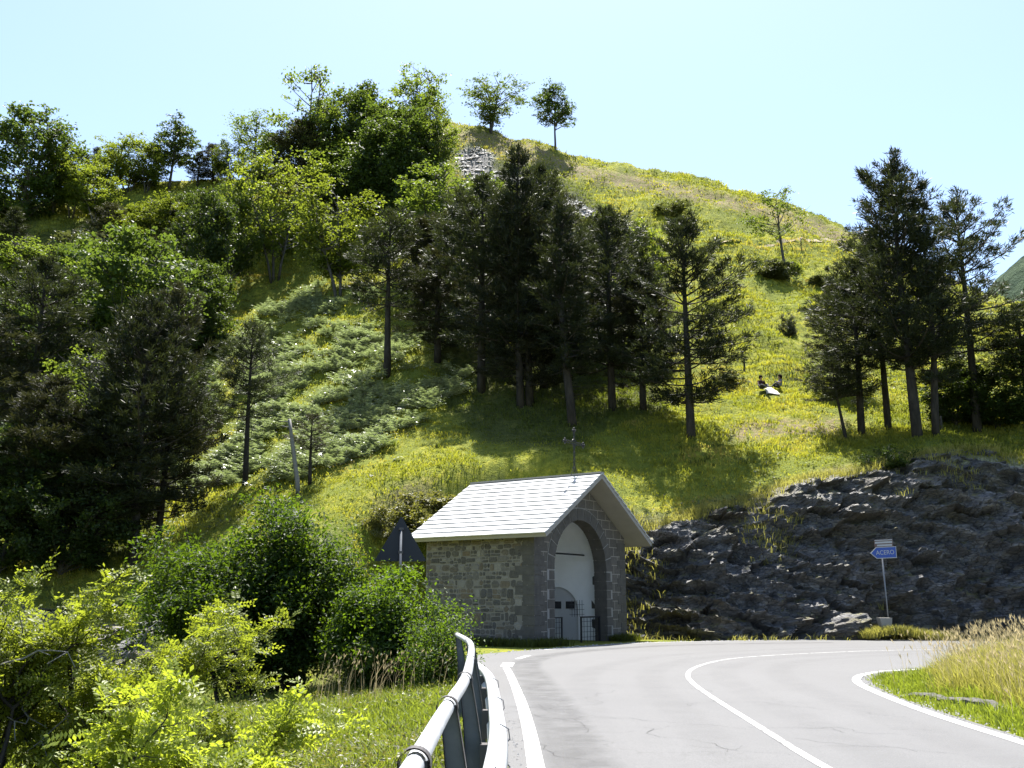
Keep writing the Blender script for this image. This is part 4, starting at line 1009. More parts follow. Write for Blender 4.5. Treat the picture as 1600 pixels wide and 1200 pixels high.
PROTO = {}
def P_(key):
    if key in PROTO: return PROTO[key]
    k, v = key[:-1], int(key[-1])
    if k == 'pine': r = pine(key, 10+v, L_PINE, W=(4.4, 3.8, 4.8, 3.4)[v], cb=(.17, .22, .14, .25)[v], dens=1.6, shape=('cone', 'round', 'broad', 'cone')[v])
    elif k == 'brownpine': r = pine(key, 30+v, L_PINEB, W=(4.2, 3.4)[v], cb=(.1, .16)[v], dens=1.6, shape='round')
    elif k == 'meadowpine': r = pine(key, 60+v, L_PINE, W=4.6, cb=.16, dens=1.7, shape='broad', gappy=.55, up=.2)
    elif k == 'tallpine': r = pine(key, 50+v, L_PINE if v != 1 else L_PINEB, W=(3.6, 3.2, 4.2)[v], cb=(.42, .45, .34)[v], dens=1.25, shape='round', gappy=.5)
    elif k == 'bigpine': r = pine(key, 70+v, L_PINE, W=4.6, cb=.24, dens=1.75, nd=21, shape='spire', gappy=.5, nlen=.24, up=.5)
    elif k == 'leanpine': r = pine(key, 80+v, L_PINE, W=7.0, cb=.52, dens=1.3, shape='round', gappy=.3)
    elif k == 'beech': r = broadleaf(key, 100+v, L_BEECH, W=(6.2, 5.4, 7.0)[v], cb=.24, stems=(2, 1, 3)[v], nsp=470, gap=.55)
    elif k == 'beechopen': r = broadleaf(key, 120+v, L_BEECH, W=(8.6, 7.0)[v], cb=.26, stems=2, nsp=300, nl=20, nb=60, gap=.5, shape='vase', flat=.25)
    elif k == 'beechy': r = broadleaf(key, 140+v, L_BEECHY, W=(6.4, 6.0, 5.0)[v], cb=(.26, .3, .12)[v], stems=(3, 2, 2)[v], nsp=480, gap=.45, spr=.7)
    elif k == 'dense': r = broadleaf(key, 160+v, L_DENSE, W=(8.0, 6.6, 7.2)[v], cb=.1, stems=2, nsp=760, nl=28, nb=90)
    elif k == 'single': r = broadleaf(key, 180+v, L_DENSE, W=7.4, cb=.40, stems=1, nsp=400, nl=26, shape='cone', bark=M_BARKG, gap=.4, spr=.6)
    elif k == 'slender': r = broadleaf(key, 190+v, L_BEECH, W=6.6, cb=.52, stems=1, nsp=120, nl=22, nb=24, gap=.2, flat=.3)
    elif k == 'shrub': r = broadleaf(key, 200+v, (L_SHRUBY, L_HEATH, L_DENSE, L_BEECHY)[v], W=(14, 12, 14, 12)[v], cb=(.04, .0, .0, .04)[v], stems=5, nsp=420, nl=24, nb=70, ls=.5, spread=.14, spr=1.3, shape='dome' if v in (0, 3) else 'round', flat=.6)
    PROTO[key] = r; return r

NTREE = [0]
def k_shrub(k): return k.startswith('shrub')
def tree(name, key, px, base, top, wpx, label, group=None, lean=0.0, cat='tree', Y=None, seed=None):
    mw, mc, W0, H0 = P_(key)
    b = hit(px, base) if Y is None else np.array((*atY(px, base, Y)[:2], 0))
    if Y is not None: b[2] = G1(b[0], b[1])
    ztop = atY(px, top, b[1])[2]; h = max(.3, ztop-b[2])
    wpx = wpx*(1.28 if 'pine' in key else 1.1)
    dep = b[1]*CP+(b[2]-CAMH)*SP+h*.5*SP; wid = wpx/FPX*dep
    NTREE[0] += 1; rz = (NTREE[0]*2.399) % 6.283 if seed is None else seed
    if k_shrub(key): b[2] -= .22*h
    e = empty(name, b, 0); e.rotation_euler = (0, R(lean), 0)
    sz = h/H0; sxy = np.clip(wid/W0, sz*.5, sz*1.9)
    for nm_, me in (('trunk', mw), ('crown', mc)):
        o = obj(nm_, me, e, rotz=rz); o.scale = (sxy, sxy, sz)
    tag(e, label, cat, group); return e
G_SKY = 'trees along the ridge against the sky'; G_SL = 'trees on the hillside'; G_LEFT = 'trees of the dark wood at left'
G_CEN = 'pines of the dark central clump'; G_RT = 'pines on the bank at right'
TREES = [
# skyline, left to right
('broadleaf_tree','dense0',30,352,178,150,'dark dense tree at the far left end of the skyline',G_SKY),
('broadleaf_tree','beech1',82,338,205,70,'lighter feathery tree against the sky just right of the dark far left tree',G_SKY),
('broadleaf_tree','beechy1',112,340,243,75,'small pale green tree with a thin curved trunk left of the slim ridge pine',G_SKY),
('pine_tree','pine3',146,306,230,32,'slim small pine standing alone on the left part of the ridge',G_SKY),
('broadleaf_tree','beechy0',197,302,213,85,'pale many-stemmed tree on the ridge, sky showing through its crown',G_SKY),
('broadleaf_tree','single0',264,296,180,100,'dark green tree with feathery top between pale tree and small brownish pine on the ridge',G_SKY),
('broadleaf_tree','beech1',172,305,236,62,'thin greyish tree on the ridge just left of the pale many-stemmed tree',G_SKY),
('broadleaf_tree','beechy0',228,302,226,58,'low pale tree on the ridge between the many-stemmed tree and the dark feathery one',G_SKY),
('pine_tree','pine3',308,292,236,32,'small dark pine on the ridge right of the dark feathery tree',G_SKY),
('broadleaf_tree','beech0',362,285,225,60,'leafy low tree on the ridge left of the open-crowned beech',G_SKY),
('pine_tree','brownpine0',333,288,226,42,'little brownish pine on the ridge left of the open beech',G_SKY),
('broadleaf_tree','beechopen1',393,275,180,90,'open-crowned beech on the ridge left of the tallest tree group',G_SKY),
('broadleaf_tree','beech0',482,305,112,105,'tall bluish green beech, left one of the highest tree group on the ridge',G_SKY),
('pine_tree','brownpine1',468,335,190,80,'dark brownish pine in front of the left beech of the highest group',G_SKY),
('broadleaf_tree','dense1',560,290,125,105,'leafy beech in the middle of the highest tree group',G_SKY),
('broadleaf_tree','beech2',640,262,98,110,'tallest beech at the top of the hill, right end of the tree group',G_SKY),
('broadleaf_tree','dense2',622,318,165,125,'dark broad tree in front of the tallest beech',G_SKY),
('broadleaf_tree','beech1',540,345,215,100,'greyish green tree below the highest group, left of the dark broad tree',G_SKY),
('broadleaf_tree','beechopen0',766,209,113,118,'open pale beech with two stems alone on the bare summit',G_SKY),
('broadleaf_tree','single0',868,233,122,76,'single dark tree with a bare trunk on the summit slope against the sky',G_SKY),
('broadleaf_tree','slender0',1227,424,293,92,'slender leaning tree with a small crown alone on the bright slope',G_SL),
# middle slope
('broadleaf_tree','beechy0',430,436,240,118,'yellow-green many-stemmed beech above the bracken slope',G_SL),
('broadleaf_tree','beechy1',533,468,273,118,'yellow-green twin-stemmed beech right of the many-stemmed one',G_SL),
('broadleaf_tree','beech1',358,462,282,72,'slim beech with a bare curved trunk left of the many-stemmed beech',G_SL),
('broadleaf_tree','dense1',306,500,292,95,'dark tree leafy to the ground above the shaded slope',G_SL),
('broadleaf_tree','beechy2',205,392,316,85,'bright bushy tree under the dark feathery ridge tree',G_LEFT),
('pine_tree','brownpine0',165,400,318,60,'brownish conifer on the left slope between bright grass and bushy trees',G_LEFT),
('broadleaf_tree','dense1',120,470,372,100,'dark broadleaf at the lower end of the bright grass strip on the left slope',G_LEFT),
('broadleaf_tree','beech2',345,420,285,85,'leafy tree left of the many-stemmed beech, below the open-crowned ridge beech',G_LEFT),
('broadleaf_tree','dense2',285,395,300,80,'dark rounded tree right below the little brownish ridge pine',G_LEFT),
('broadleaf_tree','beechy1',150,350,262,70,'small light tree just below the slim ridge pine',G_LEFT),
('broadleaf_tree','beech1',30,470,372,110,'leafy tree at the left edge in the shade below the far left tree',G_LEFT),
('broadleaf_tree','beechy2',240,420,308,80,'small yellow-green tree left of the dark tree leafy to the ground',G_SL),
('broadleaf_tree','beech2',655,440,250,140,'broad beech with three stems left of the dark central pines',G_SL),
('broadleaf_tree','beech0',740,400,262,90,'beech showing above the dark central pines beside the scree',G_SL),
('pine_tree','tallpine0',605,585,335,98,'tall pine with a long bare trunk in the bracken left of the central clump',G_SL),
('pine_tree','brownpine1',684,565,392,92,'thin brownish pine at the left edge of the central clump',G_CEN),
('pine_tree','pine1',752,610,285,118,'dark pine in the left part of the central clump',G_CEN),
('pine_tree','pine0',814,636,236,128,'tallest pine of the central clump with a pointed top',G_CEN),
('pine_tree','brownpine0',828,632,345,128,'shorter bushy pine in front of the tallest central pine',G_CEN),
('pine_tree','pine3',896,665,318,112,'dark pine behind the cross of the chapel',G_CEN),
('pine_tree','pine1',957,642,330,112,'pine with a thick leaning trunk at the right of the central clump',G_CEN),
('pine_tree','pine2',908,585,420,90,'low dark pine between the two right hand pines of the clump',G_CEN),
('pine_tree','pine0',722,500,305,100,'dark pine at the back of the clump below the scree',G_CEN),
('pine_tree','brownpine0',868,520,300,100,'brownish pine at the back of the clump right of the tallest',G_CEN),
('broadleaf_tree','beechy2',932,510,330,70,'small bright leafy tree among the back of the central pines',G_CEN),
('broadleaf_tree','beechy2',1012,560,335,70,'small leafy tree between the central clump and the lone meadow pine',G_SL),
('pine_tree','brownpine1',1005,640,425,88,'thin pine left of the lone meadow pine',G_CEN),
('pine_tree','meadowpine0',1080,684,345,150,'big lone pine standing on the meadow above the chapel',G_SL),
('pine_tree','pine3',780,560,360,110,'pine deep in the shade of the central clump',G_CEN),
# dark wood at left
('broadleaf_tree','dense0',165,650,362,210,'big broad tree with light-edged leaves in the left wood',G_LEFT),
('pine_tree','brownpine0',246,850,452,108,'pine with a yellowish top at the right edge of the left wood',G_LEFT),
('pine_tree','pine2',208,885,480,170,'large dark pine with a visible lower trunk at the foot of the left wood',G_LEFT),
('pine_tree','pine1',38,720,410,125,'dark pine near the left picture edge below the big broad tree',G_LEFT),
('pine_tree','brownpine1',60,890,590,130,'brownish pine low in the left corner of the wood',G_LEFT),
('broadleaf_tree','beech0',110,780,520,130,'leafy tree between the pines of the left wood',G_LEFT),
('pine_tree','pine0',150,890,585,150,'dark pine in the deep shade of the left wood',G_LEFT),
('pine_tree','pine3',4,450,328,70,'grey pine cut by the left picture edge below the ridge',G_LEFT),
('broadleaf_tree','dense2',238,590,425,120,'dark leafy tree behind the yellowish pine',G_LEFT),
('shrub','shrub1',110,440,345,120,'brownish shrubby growth on the left slope under the ridge',G_LEFT),
('pine_tree','tallpine1',272,480,352,60,'small thin pine left of the dark tree leafy to the ground',G_LEFT),
('broadleaf_tree','dense1',-10,900,650,150,'dark tree at the lower left picture edge',G_LEFT),
('broadleaf_tree','dense2',60,600,430,120,'shaded leafy tree left of the big broad tree',G_LEFT),
('pine_tree','brownpine0',-60,760,480,140,'pine just outside the left picture edge',G_LEFT),
('broadleaf_tree','dense0',95,900,690,170,'black-green thicket tree at the bottom of the left wood',G_LEFT),
('broadleaf_tree','beech2',175,500,380,130,'grey-green broad tree high in the left wood',G_LEFT),
('broadleaf_tree','dense2',300,560,400,110,'dark tree at the upper right corner of the left wood beside the shaded slope',G_LEFT),
('broadleaf_tree','beechy1',200,640,440,120,'leafy tree with bright spray edges in the middle of the left wood',G_LEFT),
('pine_tree','pine2',100,640,430,120,'dark pine half hidden behind the big broad tree',G_LEFT),
('broadleaf_tree','dense0',20,620,470,150,'dark tree filling the left edge of the wood',G_LEFT),
('broadleaf_tree','beechy2',275,410,330,75,'yellow-green tree at the top of the left wood beside the thin pine',G_LEFT),
('broadleaf_tree','beech0',520,330,140,100,'bluish leafy tree between the left beech and the middle beech of the highest group',G_SKY),
('broadleaf_tree','dense1',600,350,180,110,'dark leafy tree at the foot of the highest group',G_SKY),
('broadleaf_tree','beech2',675,300,150,80,'leafy beech at the right edge of the highest group beside the bare summit',G_SKY),
('broadleaf_tree','beech1',420,330,205,70,'slim leafy tree between the open-crowned beech and the dark brownish pine',G_SKY),
('pine_tree','brownpine0',705,470,330,100,'brownish pine at the upper left of the central clump',G_CEN),
('pine_tree','pine1',850,600,270,120,'dense dark pine in the heart of the central clump',G_CEN),
('pine_tree','pine2',935,560,345,110,'bushy pine at the right of the clump behind the leaning trunk',G_CEN),
('pine_tree','brownpine1',660,480,345,90,'thin pine behind the left edge of the central clump',G_CEN),
('broadleaf_tree','dense2',270,700,560,90,'dark green tree at the edge of the left wood beside the bracken',G_LEFT),
('broadleaf_tree','beech2',90,700,560,120,'mid-green leafy tree in the lower middle of the left wood',G_LEFT),
('broadleaf_tree','dense0',180,800,640,120,'dark leafy tree between the large dark pine and the deep shade of the wood',G_LEFT),
# bracken slope
('pine_tree','tallpine0',383,758,508,80,'small pine with a bare thin trunk standing in the bracken',G_SL),
('pine_tree','tallpine1',484,756,648,46,'thin brown pine sapling beside the grey leaning pole',G_SL),
# right bank
('pine_tree','leanpine0',1322,686,563,95,'little leaning pine with a flat crown at the left end of the right bank',G_RT),
('pine_tree','pine1',1346,677,410,105,'pine left of the tallest pine on the right bank',G_RT),
('pine_tree','tallpine2',1388,669,360,105,'pine with a bare lower trunk behind the tallest pine',G_RT),
('pine_tree','bigpine0',1434,684,255,175,'tallest dark pine on the right bank against the sky',G_RT),
('pine_tree','pine3',1461,681,350,95,'pine with a slightly leaning trunk right beside the tallest pine',G_RT),
('pine_tree','tallpine2',1527,674,318,135,'open pine with a long straight trunk at the right against the sky',G_RT),
('pine_tree','tallpine0',1612,672,480,110,'pine cut by the right picture edge',G_RT),
('pine_tree','brownpine1',1312,600,452,72,'small pine on the slope behind the left end of the bank',G_RT),
('broadleaf_tree','dense1',1490,664,560,95,'dark round bushy tree behind the right bank pines',G_RT),
('broadleaf_tree','dense2',1560,668,575,110,'dark bushy tree right of the open pine trunk',G_RT),
('broadleaf_tree','dense0',1625,668,530,120,'dark bushy tree at the right picture edge',G_RT),
# small shrubs
('shrub','shrub1',1230,520,480,26,'dark upright juniper on the bright slope below the slender tree','dark shrubs on the bright slope'),
('shrub','shrub1',1052,336,308,75,'wide low dark shrub added for the shadow in the hollow of the bright upper slope','dark shrubs on the bright slope'),  # shrub added in place of the hollow's shadow
('shrub','shrub1',1212,432,402,60,'dark shrub at the foot of the slender leaning tree','dark shrubs on the bright slope'),
('shrub','shrub3',1240,424,400,26,'small green bush right of the slender tree','dark shrubs on the bright slope'),
('shrub','shrub1',1285,445,425,55,'low dark bush on the slope left of the tall right pines','dark shrubs on the bright slope'),
('shrub','shrub3',1265,595,578,24,'small fresh green bush right of the seated people','dark shrubs on the bright slope'),
('shrub','shrub1',1140,598,574,60,'low pine scrub left of the seated people','dark shrubs on the bright slope'),
('shrub','shrub0',672,826,748,150,'pale olive bush on the grass behind the chapel roof','bushes behind the chapel'),
('shrub','shrub0',610,830,770,80,'smaller olive bush left of the pale bush behind the chapel','bushes behind the chapel'),
('shrub','shrub2',1395,728,684,85,'dark broom bush at the top edge of the rock face','bushes on the rock face'),
('shrub','shrub1',1130,910,880,60,'dry tuft growing out of the middle of the rock face','bushes on the rock face'),
('shrub','shrub1',300,350,320,90,'brownish heath on the left slope below the feathery ridge tree',G_LEFT),
]
for t_ in TREES:
    sc_ = t_[0] == 'shrub'
    tree(t_[0], t_[1], *t_[2:6], t_[6], t_[7], lean={'little': -6, 'slende': -7}.get(t_[6][:6], 0), cat='shrub' if sc_ else 'tree')
# dead leaning pole trunk
b = hit(467, 772); zt = atY(452, 655, b[1])
pm = MB(); P = np.linspace(0, 1, 7)[:, None]*(zt-b)+np.zeros((7, 3)); P[0, 2] = -.4
pm.tube(P, np.linspace(.12, .085, 7), 9)
for f_, dx, dz in ((.97, -.55, .05), (.9, -.5, .12), (.88, .75, -.1), (.62, .3, .1)):
    q = P[0]*(1-f_)+P[-1]*f_; pm.tube([q, q+(dx*.5, 0, dz*.3), q+(dx, .1, dz)], [.03, .02, .008], 5)
o = pm.build('dead_tree', M_DEAD, None, True, loc=b); tag(o, 'grey leaning dead trunk without bark at the foot of the bracken slope', 'dead tree')
# ------------------------------------------------------------------ bushes below the road
def bush(name, seed, leaf, H, W, Dp, nst, nsp, nl, ls, label, loc, lean=0.0, bark=None, low=.05, twigs=3, spr=.34, flowers=None):
    """many-stemmed bush: arching stems, twigs, leaf sprays"""
    rng = np.random.default_rng(seed); wood = MB(); tips = []; tw = []
    for s in range(nst):
        az = rng.uniform(0, 2*np.pi); f = math.sqrt(rng.uniform(.02, 1)); h = H*(1-.5*f**2.2)*rng.uniform(.6, 1.12)
        tip = np.array((math.cos(az)*f*W/2+lean*h, math.sin(az)*f*Dp/2, max(h, .25*H*rng.uniform(.5, 1))))
        b0 = np.array((rng.normal()*.09*W, rng.normal()*.09*Dp, -.25)); P = bez(b0, np.array((0, 0, .22*H)), tip, 0, 8)
        P += np.cumsum(rng.normal(size=P.shape)*.012*H, 0)
        wood.tube(P, np.linspace(.012*H*rng.uniform(.5, 1.2), .006, 8), 6, cap=False); tips.append(P)
        for k in range(twigs*2):
            i = rng.integers(2, 7); d = unit(rng.normal(size=3)*np.array((1, 1, .6))+unit(P[i]*np.array((1, 1, .3)))*.7+np.array((0, 0, .35))); L = H*rng.uniform(.10, .24)
            Q = np.array([P[i], P[i]+d*L*.5+rng.normal(size=3)*.02*H, P[i]+d*L]); wood.tube(Q, [.008, .005, .003], 4, cap=False); tw.append(Q)
    tw = np.array(tw); b = rng.integers(len(tw), size=nsp); u = rng.uniform(.2, 1.1, nsp)[:, None]
    C = tw[b, 0]*(1-u)+tw[b, 2]*u+rng.normal(size=(nsp, 3))*.035*H
    C = C[C[:, 2] > low*H]; n = len(C)
    N = unit(np.array((0, 0, .8))+unit(C-np.array((0, 0, H*.35)))*.5+rng.normal(size=(n, 3))*.4); A, B = frame(rng, N)
    q = rng.normal(size=(n, nl, 3))*np.array((.5, .5, .28)); sz = spr*rng.uniform(.7, 1.3, n)
    LP = (C[:, None]+sz[:, None, None]*(q[..., :1]*A[:, None]+q[..., 1:2]*B[:, None]+q[..., 2:]*N[:, None])).reshape(-1, 3); m = len(LP)
    LN = unit(np.repeat(N, nl, 0)+rng.normal(size=(m, 3))*.7); LA, LB = frame(rng, LN); s = ls*rng.uniform(.6, 1.3, m)
    V, F = rhombi(LP, LA, LB, s, s*.5, .15)
    e = empty(name, loc); tag(e, label, 'bush')
    obj('stems', mesh('stems', np.concatenate(wood.V), wood.F, bark or M_BARK, True), e); obj('foliage', mesh('foliage', V, [F], leaf), e); return e
def gl(px, Y, dz=0.0):
    p = atY(px, 900, Y); return (p[0], Y, G1(p[0], Y)+dz)
bush('bush', 1, L_BUSH, 4.9, 5.5, 4.2, 48, 3300, 32, .10, 'big dark green glossy bush between the robinia and the chapel', gl(425, 22.5, -.1), lean=-.06)
bush('bush', 2, L_BUSH, 2.3, 2.6, 2.4, 34, 1500, 32, .09, 'dark green bush beside the far end of the guardrail, in front of the triangular sign', gl(606, 20.5))
bush('bush', 3, L_BUSH, 1.5, 1.3, 1.5, 18, 340, 30, .065, 'low green bush against the end of the guardrail and the chapel corner', gl(688, 18.8))

# robinia: compound leaves of many leaflets
def robinia(name, seed, stems, nleaf, label, loc, dead=0, tw_len=.55, lf=.20, flowers=0):
    rng = np.random.default_rng(seed); wood = MB(); tw = []; dws = []
    def grow(P0, d, L, r, depth):
        k = 7; P = [P0]; dd = d.copy()
        for i in range(k-1):
            dd = unit(dd+rng.normal(size=3)*.22+np.array((0, 0, .06))); P.append(P[-1]+dd*L/(k-1))
        P = np.array(P); wood.tube(P, np.linspace(r, r*.45, k), 6, cap=False)
        if depth == 0: tw.append(P); return
        for i in range(rng.integers(3, 6)):
            j = rng.integers(2, k); a_ = unit(dd+rng.normal(size=3)*.85+np.array((0, 0, .15))); grow(P[j], a_, L*rng.uniform(.45, .7), r*.5, depth-1)
    for (p, d, L, r) in stems: grow(np.array(p, float), unit(np.array(d, float)), L, r, 2)
    Vs = []; Fs = []; n0 = 0
    tw_ = np.array(tw); b = rng.integers(len(tw_), size=nleaf); j = rng.integers(1, 7, nleaf)
    C = tw_[b, j]+rng.normal(size=(nleaf, 3))*.04
    D = unit(rng.normal(size=(nleaf, 3))*np.array((1, 1, .5))+np.array((0, 0, .25))); Lr = lf*rng.uniform(.7, 1.3, nleaf)
    N = unit(np.array((0, 0, 1.0))+rng.normal(size=(nleaf, 3))*.6); S_ = unit(np.cross(D, N)); N = np.cross(S_, D)
    npair = 6; allC = []; allD = []; allS = []; allL = []
    for k in range(npair):
        t = (k+1)/npair
        for sgn in (-1, 1):
            pos = C+D*(Lr*t)[:, None]-np.array((0, 0, 1.0))*(Lr*.25*t*t)[:, None]; dl = unit(S_*sgn+D*.45+N*rng.normal(size=(nleaf, 1))*.25)
            ll = Lr*.25*(1.1-.3*abs(t-.5)); allC.append(pos+dl*(ll*.55)[:, None]); allD.append(dl); allS.append(unit(np.cross(dl, N))); allL.append(ll)
    pos = C+D*(Lr*1.1)[:, None]; allC.append(pos); allD.append(D); allS.append(S_); allL.append(Lr*.25)
    V, F = rhombi(np.concatenate(allC), np.concatenate(allD), np.concatenate(allS), np.concatenate(allL), np.concatenate(allL)*.55, .1)
    for k in range(dead):
        dw = MB(); dws.append(dw); P = tw_[rng.integers(len(tw_))][0]; d = unit(rng.normal(size=3)*np.array((1.2, .6, .5))+np.array((.9, -.2, -.1))); Q = [P]
        for i in range(6): d = unit(d+rng.normal(size=3)*.35); Q.append(Q[-1]+d*.16)
        dw.tube(Q, np.linspace(.011, .004, 7), 5, cap=False)
        for i in (3, 5): dw.tube([Q[i], Q[i]+unit(rng.normal(size=3))*.2], [.006, .003], 4, cap=False)
    e = empty(name, loc); tag(e, label, 'tree')
    obj('trunk', mesh('trunk', np.concatenate(wood.V), wood.F, M_BARK, True), e); obj('leaves', mesh('leaves', V, [F], L_ROB), e)
    for d_ in dws: d_.build('dead_branch', M_DEAD, e)
    if flowers:
        for c in tw_[rng.integers(len(tw_), size=flowers), rng.integers(3, 7, flowers)]:
            q = c+rng.normal(size=(16, 3))*np.array((.007, .007, .018)); A = randdir(rng, 16); B = unit(np.cross(A, randdir(rng, 16)))
            V, F = rhombi(q, A, B, np.full(16, .034), np.full(16, .03)); obj('flower_cluster', mesh('flower_cluster', V, [F], M_FLOWER), e)
    return e
M_FLOWER = simple('white blossom', (.8,.79,.74), .6, var=.05)
lx = gl(60, 10.0); lz = lx[2]
robinia('robinia_tree', 5, [((-.55,.3,-.3),(-.1,.1,1),1.7,.045),((-.2,0,-.3),(.1,0,1),1.75,.05),((.1,.2,-.3),(.28,.1,1),1.75,.05),((-.35,.5,-.3),(-.35,0,1),1.7,.04),((.4,.4,-.3),(.3,.2,1),1.7,.045),((-.75,.1,-.3),(-.3,-.2,1),1.9,.04),((.5,.1,-.3),(.5,.1,1),1.8,.035),((0,-.3,-.3),(.0,-.3,1),1.6,.035),((.3,-.2,-.3),(.35,-.2,1),1.4,.03),((-.6,-.5,-.3),(-.2,-.2,1),1.6,.03),((.75,-.1,-.3),(.4,-.1,1),1.5,.03),((-.05,.6,-.3),(.1,.1,1),1.9,.04)], 9000, 'young robinia with yellow-green leaves and dark thin stems at the left edge', (lx[0], lx[1], lz), dead=9, lf=.17)
lx = gl(250, 7.6); lz = lx[2]
robinia('robinia_bush', 8, [((-.6,0,-.3),(-.35,0,1),1.0,.02),((-.3,.2,-.3),(-.1,.1,1),1.15,.022),((0,0,-.3),(.1,-.1,1),1.15,.022),((.35,.2,-.3),(.25,.1,1),1.2,.02),((.1,-.4,-.3),(.0,-.3,1),.9,.018),((-.5,-.5,-.3),(-.3,-.2,1),.85,.018),((.5,-.3,-.3),(.3,-.1,.9),1.0,.018),((-.1,-.6,-.3),(.2,-.3,.9),.8,.016),((-.9,-.1,-.3),(-.4,-.1,.9),1.0,.018),((-.8,-.5,-.3),(-.2,-.2,.9),.8,.016),((.55,-.6,-.3),(.3,-.2,.9),.8,.016)], 5600, 'low bright yellow-green robinia bush with a few white blossoms in the foreground', (lx[0], lx[1], lz-.15), dead=2, lf=.18, flowers=9)

# boulder beside the sign
rb = np.random.default_rng(3); bm = bmesh.new(); bmesh.ops.create_icosphere(bm, subdivisions=5, radius=1.0)
for v in bm.verts:
    c = v.co.copy(); s = 1+.34*float(fbm(np.array([c.x*1.3]), np.array([c.y*1.3]), np.array([c.z*1.3]), 77)[0])+.12*float(vnoise(np.array([c.x*3.5]), np.array([c.y*3.5]), np.array([c.z*6]), 78)[0])
    c = c*s; c.z = c.z*.62+.25*c.x; c.x *= 1.15; v.co = c
me = bpy.data.meshes.new('boulder'); bm.to_mesh(me); bm.free(); me.materials.append(M_ROCK)
p = atY(1324, 982, 40.0); o = obj('boulder', me, None, (p[0], 40.7, p[2]-.1)); o.scale = (1.05, .8, .95); tag(o, 'rounded grey boulder at the foot of the rock face left of the blue sign', 'boulder')

# ------------------------------------------------------------------ grass, bracken, scree (uncountable)
def blades(P, h, w, lean, rng, seg=True):
    n = len(P); az = rng.uniform(0, 2*np.pi, n); S_ = np.stack([np.cos(az), np.sin(az), 0*az], 1)*(w*.5)[:, None]
    up = np.array((0, 0, 1.0)); Ln = lean
    m = P+up*(h*.55)[:, None]+Ln*(h*.22)[:, None]; t = P+up*(h*(1-.25*np.linalg.norm(Ln, axis=1).clip(0, 1.6)))[:, None]+Ln*(h*.8)[:, None]
    V = np.stack([P-S_, P+S_, m+S_*.75, m-S_*.75, t], 1).reshape(-1, 3); i = np.arange(n)[:, None]*5
    return V, [i+np.array([[0, 1, 2, 3]]), i+np.array([[3, 2, 4]])]
def tufts(C, k, spread, h, w, rng, leanv=.5, wind=(0, 0)):
    n = len(C); P = np.repeat(C, k, 0).astype(float); sp_ = np.repeat(np.broadcast_to(spread, (n,)), k)
    off = rng.normal(size=(n*k, 2)); P[:, :2] += off*sp_[:, None]
    hh = np.repeat(np.broadcast_to(h, (n,)), k)*rng.uniform(.55, 1.15, n*k); ww = np.repeat(np.broadcast_to(w, (n,)), k)*rng.uniform(.7, 1.2, n*k)
    ln = np.c_[off*leanv*.6+rng.normal(size=(n*k, 2))*leanv*.5+np.array(wind), np.zeros(n*k)]
    return blades(P, hh, ww, ln, rng)
rg = np.random.default_rng(42)
def scatter(n, y0, y1, pw, xr0=-.62, xr1=.66):
    """points with density falling with distance; x spans a fan a little wider than the view"""
    u = rg.uniform(0, 1, n); y = (y0**pw+(y1**pw-y0**pw)*u)**(1/pw); x = y*rg.uniform(xr0, xr1, n); return x, y
def stuff(name, V, F, mat, label): return tag(obj(name, mesh(name, V, F, mat), None), label, kind='stuff')

# hillside grass
pc_ = hit(1205, 612.5)
x, y = scatter(185000, 40.5, 116, .55)
z = ground(x, y); px, py = proj(x, y, z); d = pldist(x, y, TOE)
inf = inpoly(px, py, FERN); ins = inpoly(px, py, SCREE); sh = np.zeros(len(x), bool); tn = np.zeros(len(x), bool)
for p in SHADE_TINT: sh |= inpoly(px, py, p)
for p in TAN: tn |= inpoly(px+fbm(x, y, seed=1)*20, py+fbm(x, y, seed=2)*10, p)
patch = fbm(x*.22, y*.22, seed=44)
keep = (d > np.where((x > -7) & (x < 4.2), .9, wc(x)+.15)) & (np.hypot((x-pc_[0])/1.1, (y-pc_[1])/.8) > 1) & ~ins & (rg.random(len(x)) < np.where(tn, .35, 1)*np.where(inf, .6, 1)*np.where(patch > -.18, 1, .5))
C = np.c_[x, y, z-.03]; gs = (.115+.0010*y)*(.85+1.1*np.clip(patch+.15, -.4, .9))*(.7+.6*rg.random(len(x))**2)
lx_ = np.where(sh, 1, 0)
for m_, mat, nm_, lb in ((keep & ~sh, L_GRASS, 'meadow_grass', 'bright yellow-green grass on the sunlit hillside'), (keep & sh, L_GRASSD, 'woodland_grass', 'rough grass under the trees on the hillside, tree shade painted into its dark tone')):
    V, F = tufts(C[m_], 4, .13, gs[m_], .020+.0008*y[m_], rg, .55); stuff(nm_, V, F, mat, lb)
# taller tussocks, heath and weeds scattered over the open slope
k_ = keep & ~sh & ~inf & (rg.random(len(x)) < .018*np.clip(1+4*fbm(x*.16, y*.16, seed=48), 0, 4)); Ct = C[k_]
V, F = tufts(Ct, 12, .16, .26+.001*y[k_], .026+.0006*y[k_], rg, .75); stuff('tussocks', V, F, L_GRASSD, 'darker tussocks scattered over the sunlit slope')
k_ = keep & ~sh & ~inf & (rg.random(len(x)) < .018*np.clip(5*fbm(x*.13+9, y*.13, seed=49), 0, 4)); Ct = C[k_]; n = len(Ct)
q = (Ct[:, None]+rg.normal(size=(n, 16, 3))*np.array((.28, .28, .10))+np.array((0, 0, .15))).reshape(-1, 3); N = unit(np.array((0, 0, 1.0))+rg.normal(size=(len(q), 3))*.6); A, B = frame(rg, N)
V, F = rhombi(q, A, B, rg.uniform(.10, .20, len(q)), rg.uniform(.06, .11, len(q)), .1); stuff('slope_weeds', V, [F], L_HEATH, 'low leafy weeds and heath among the slope grass')
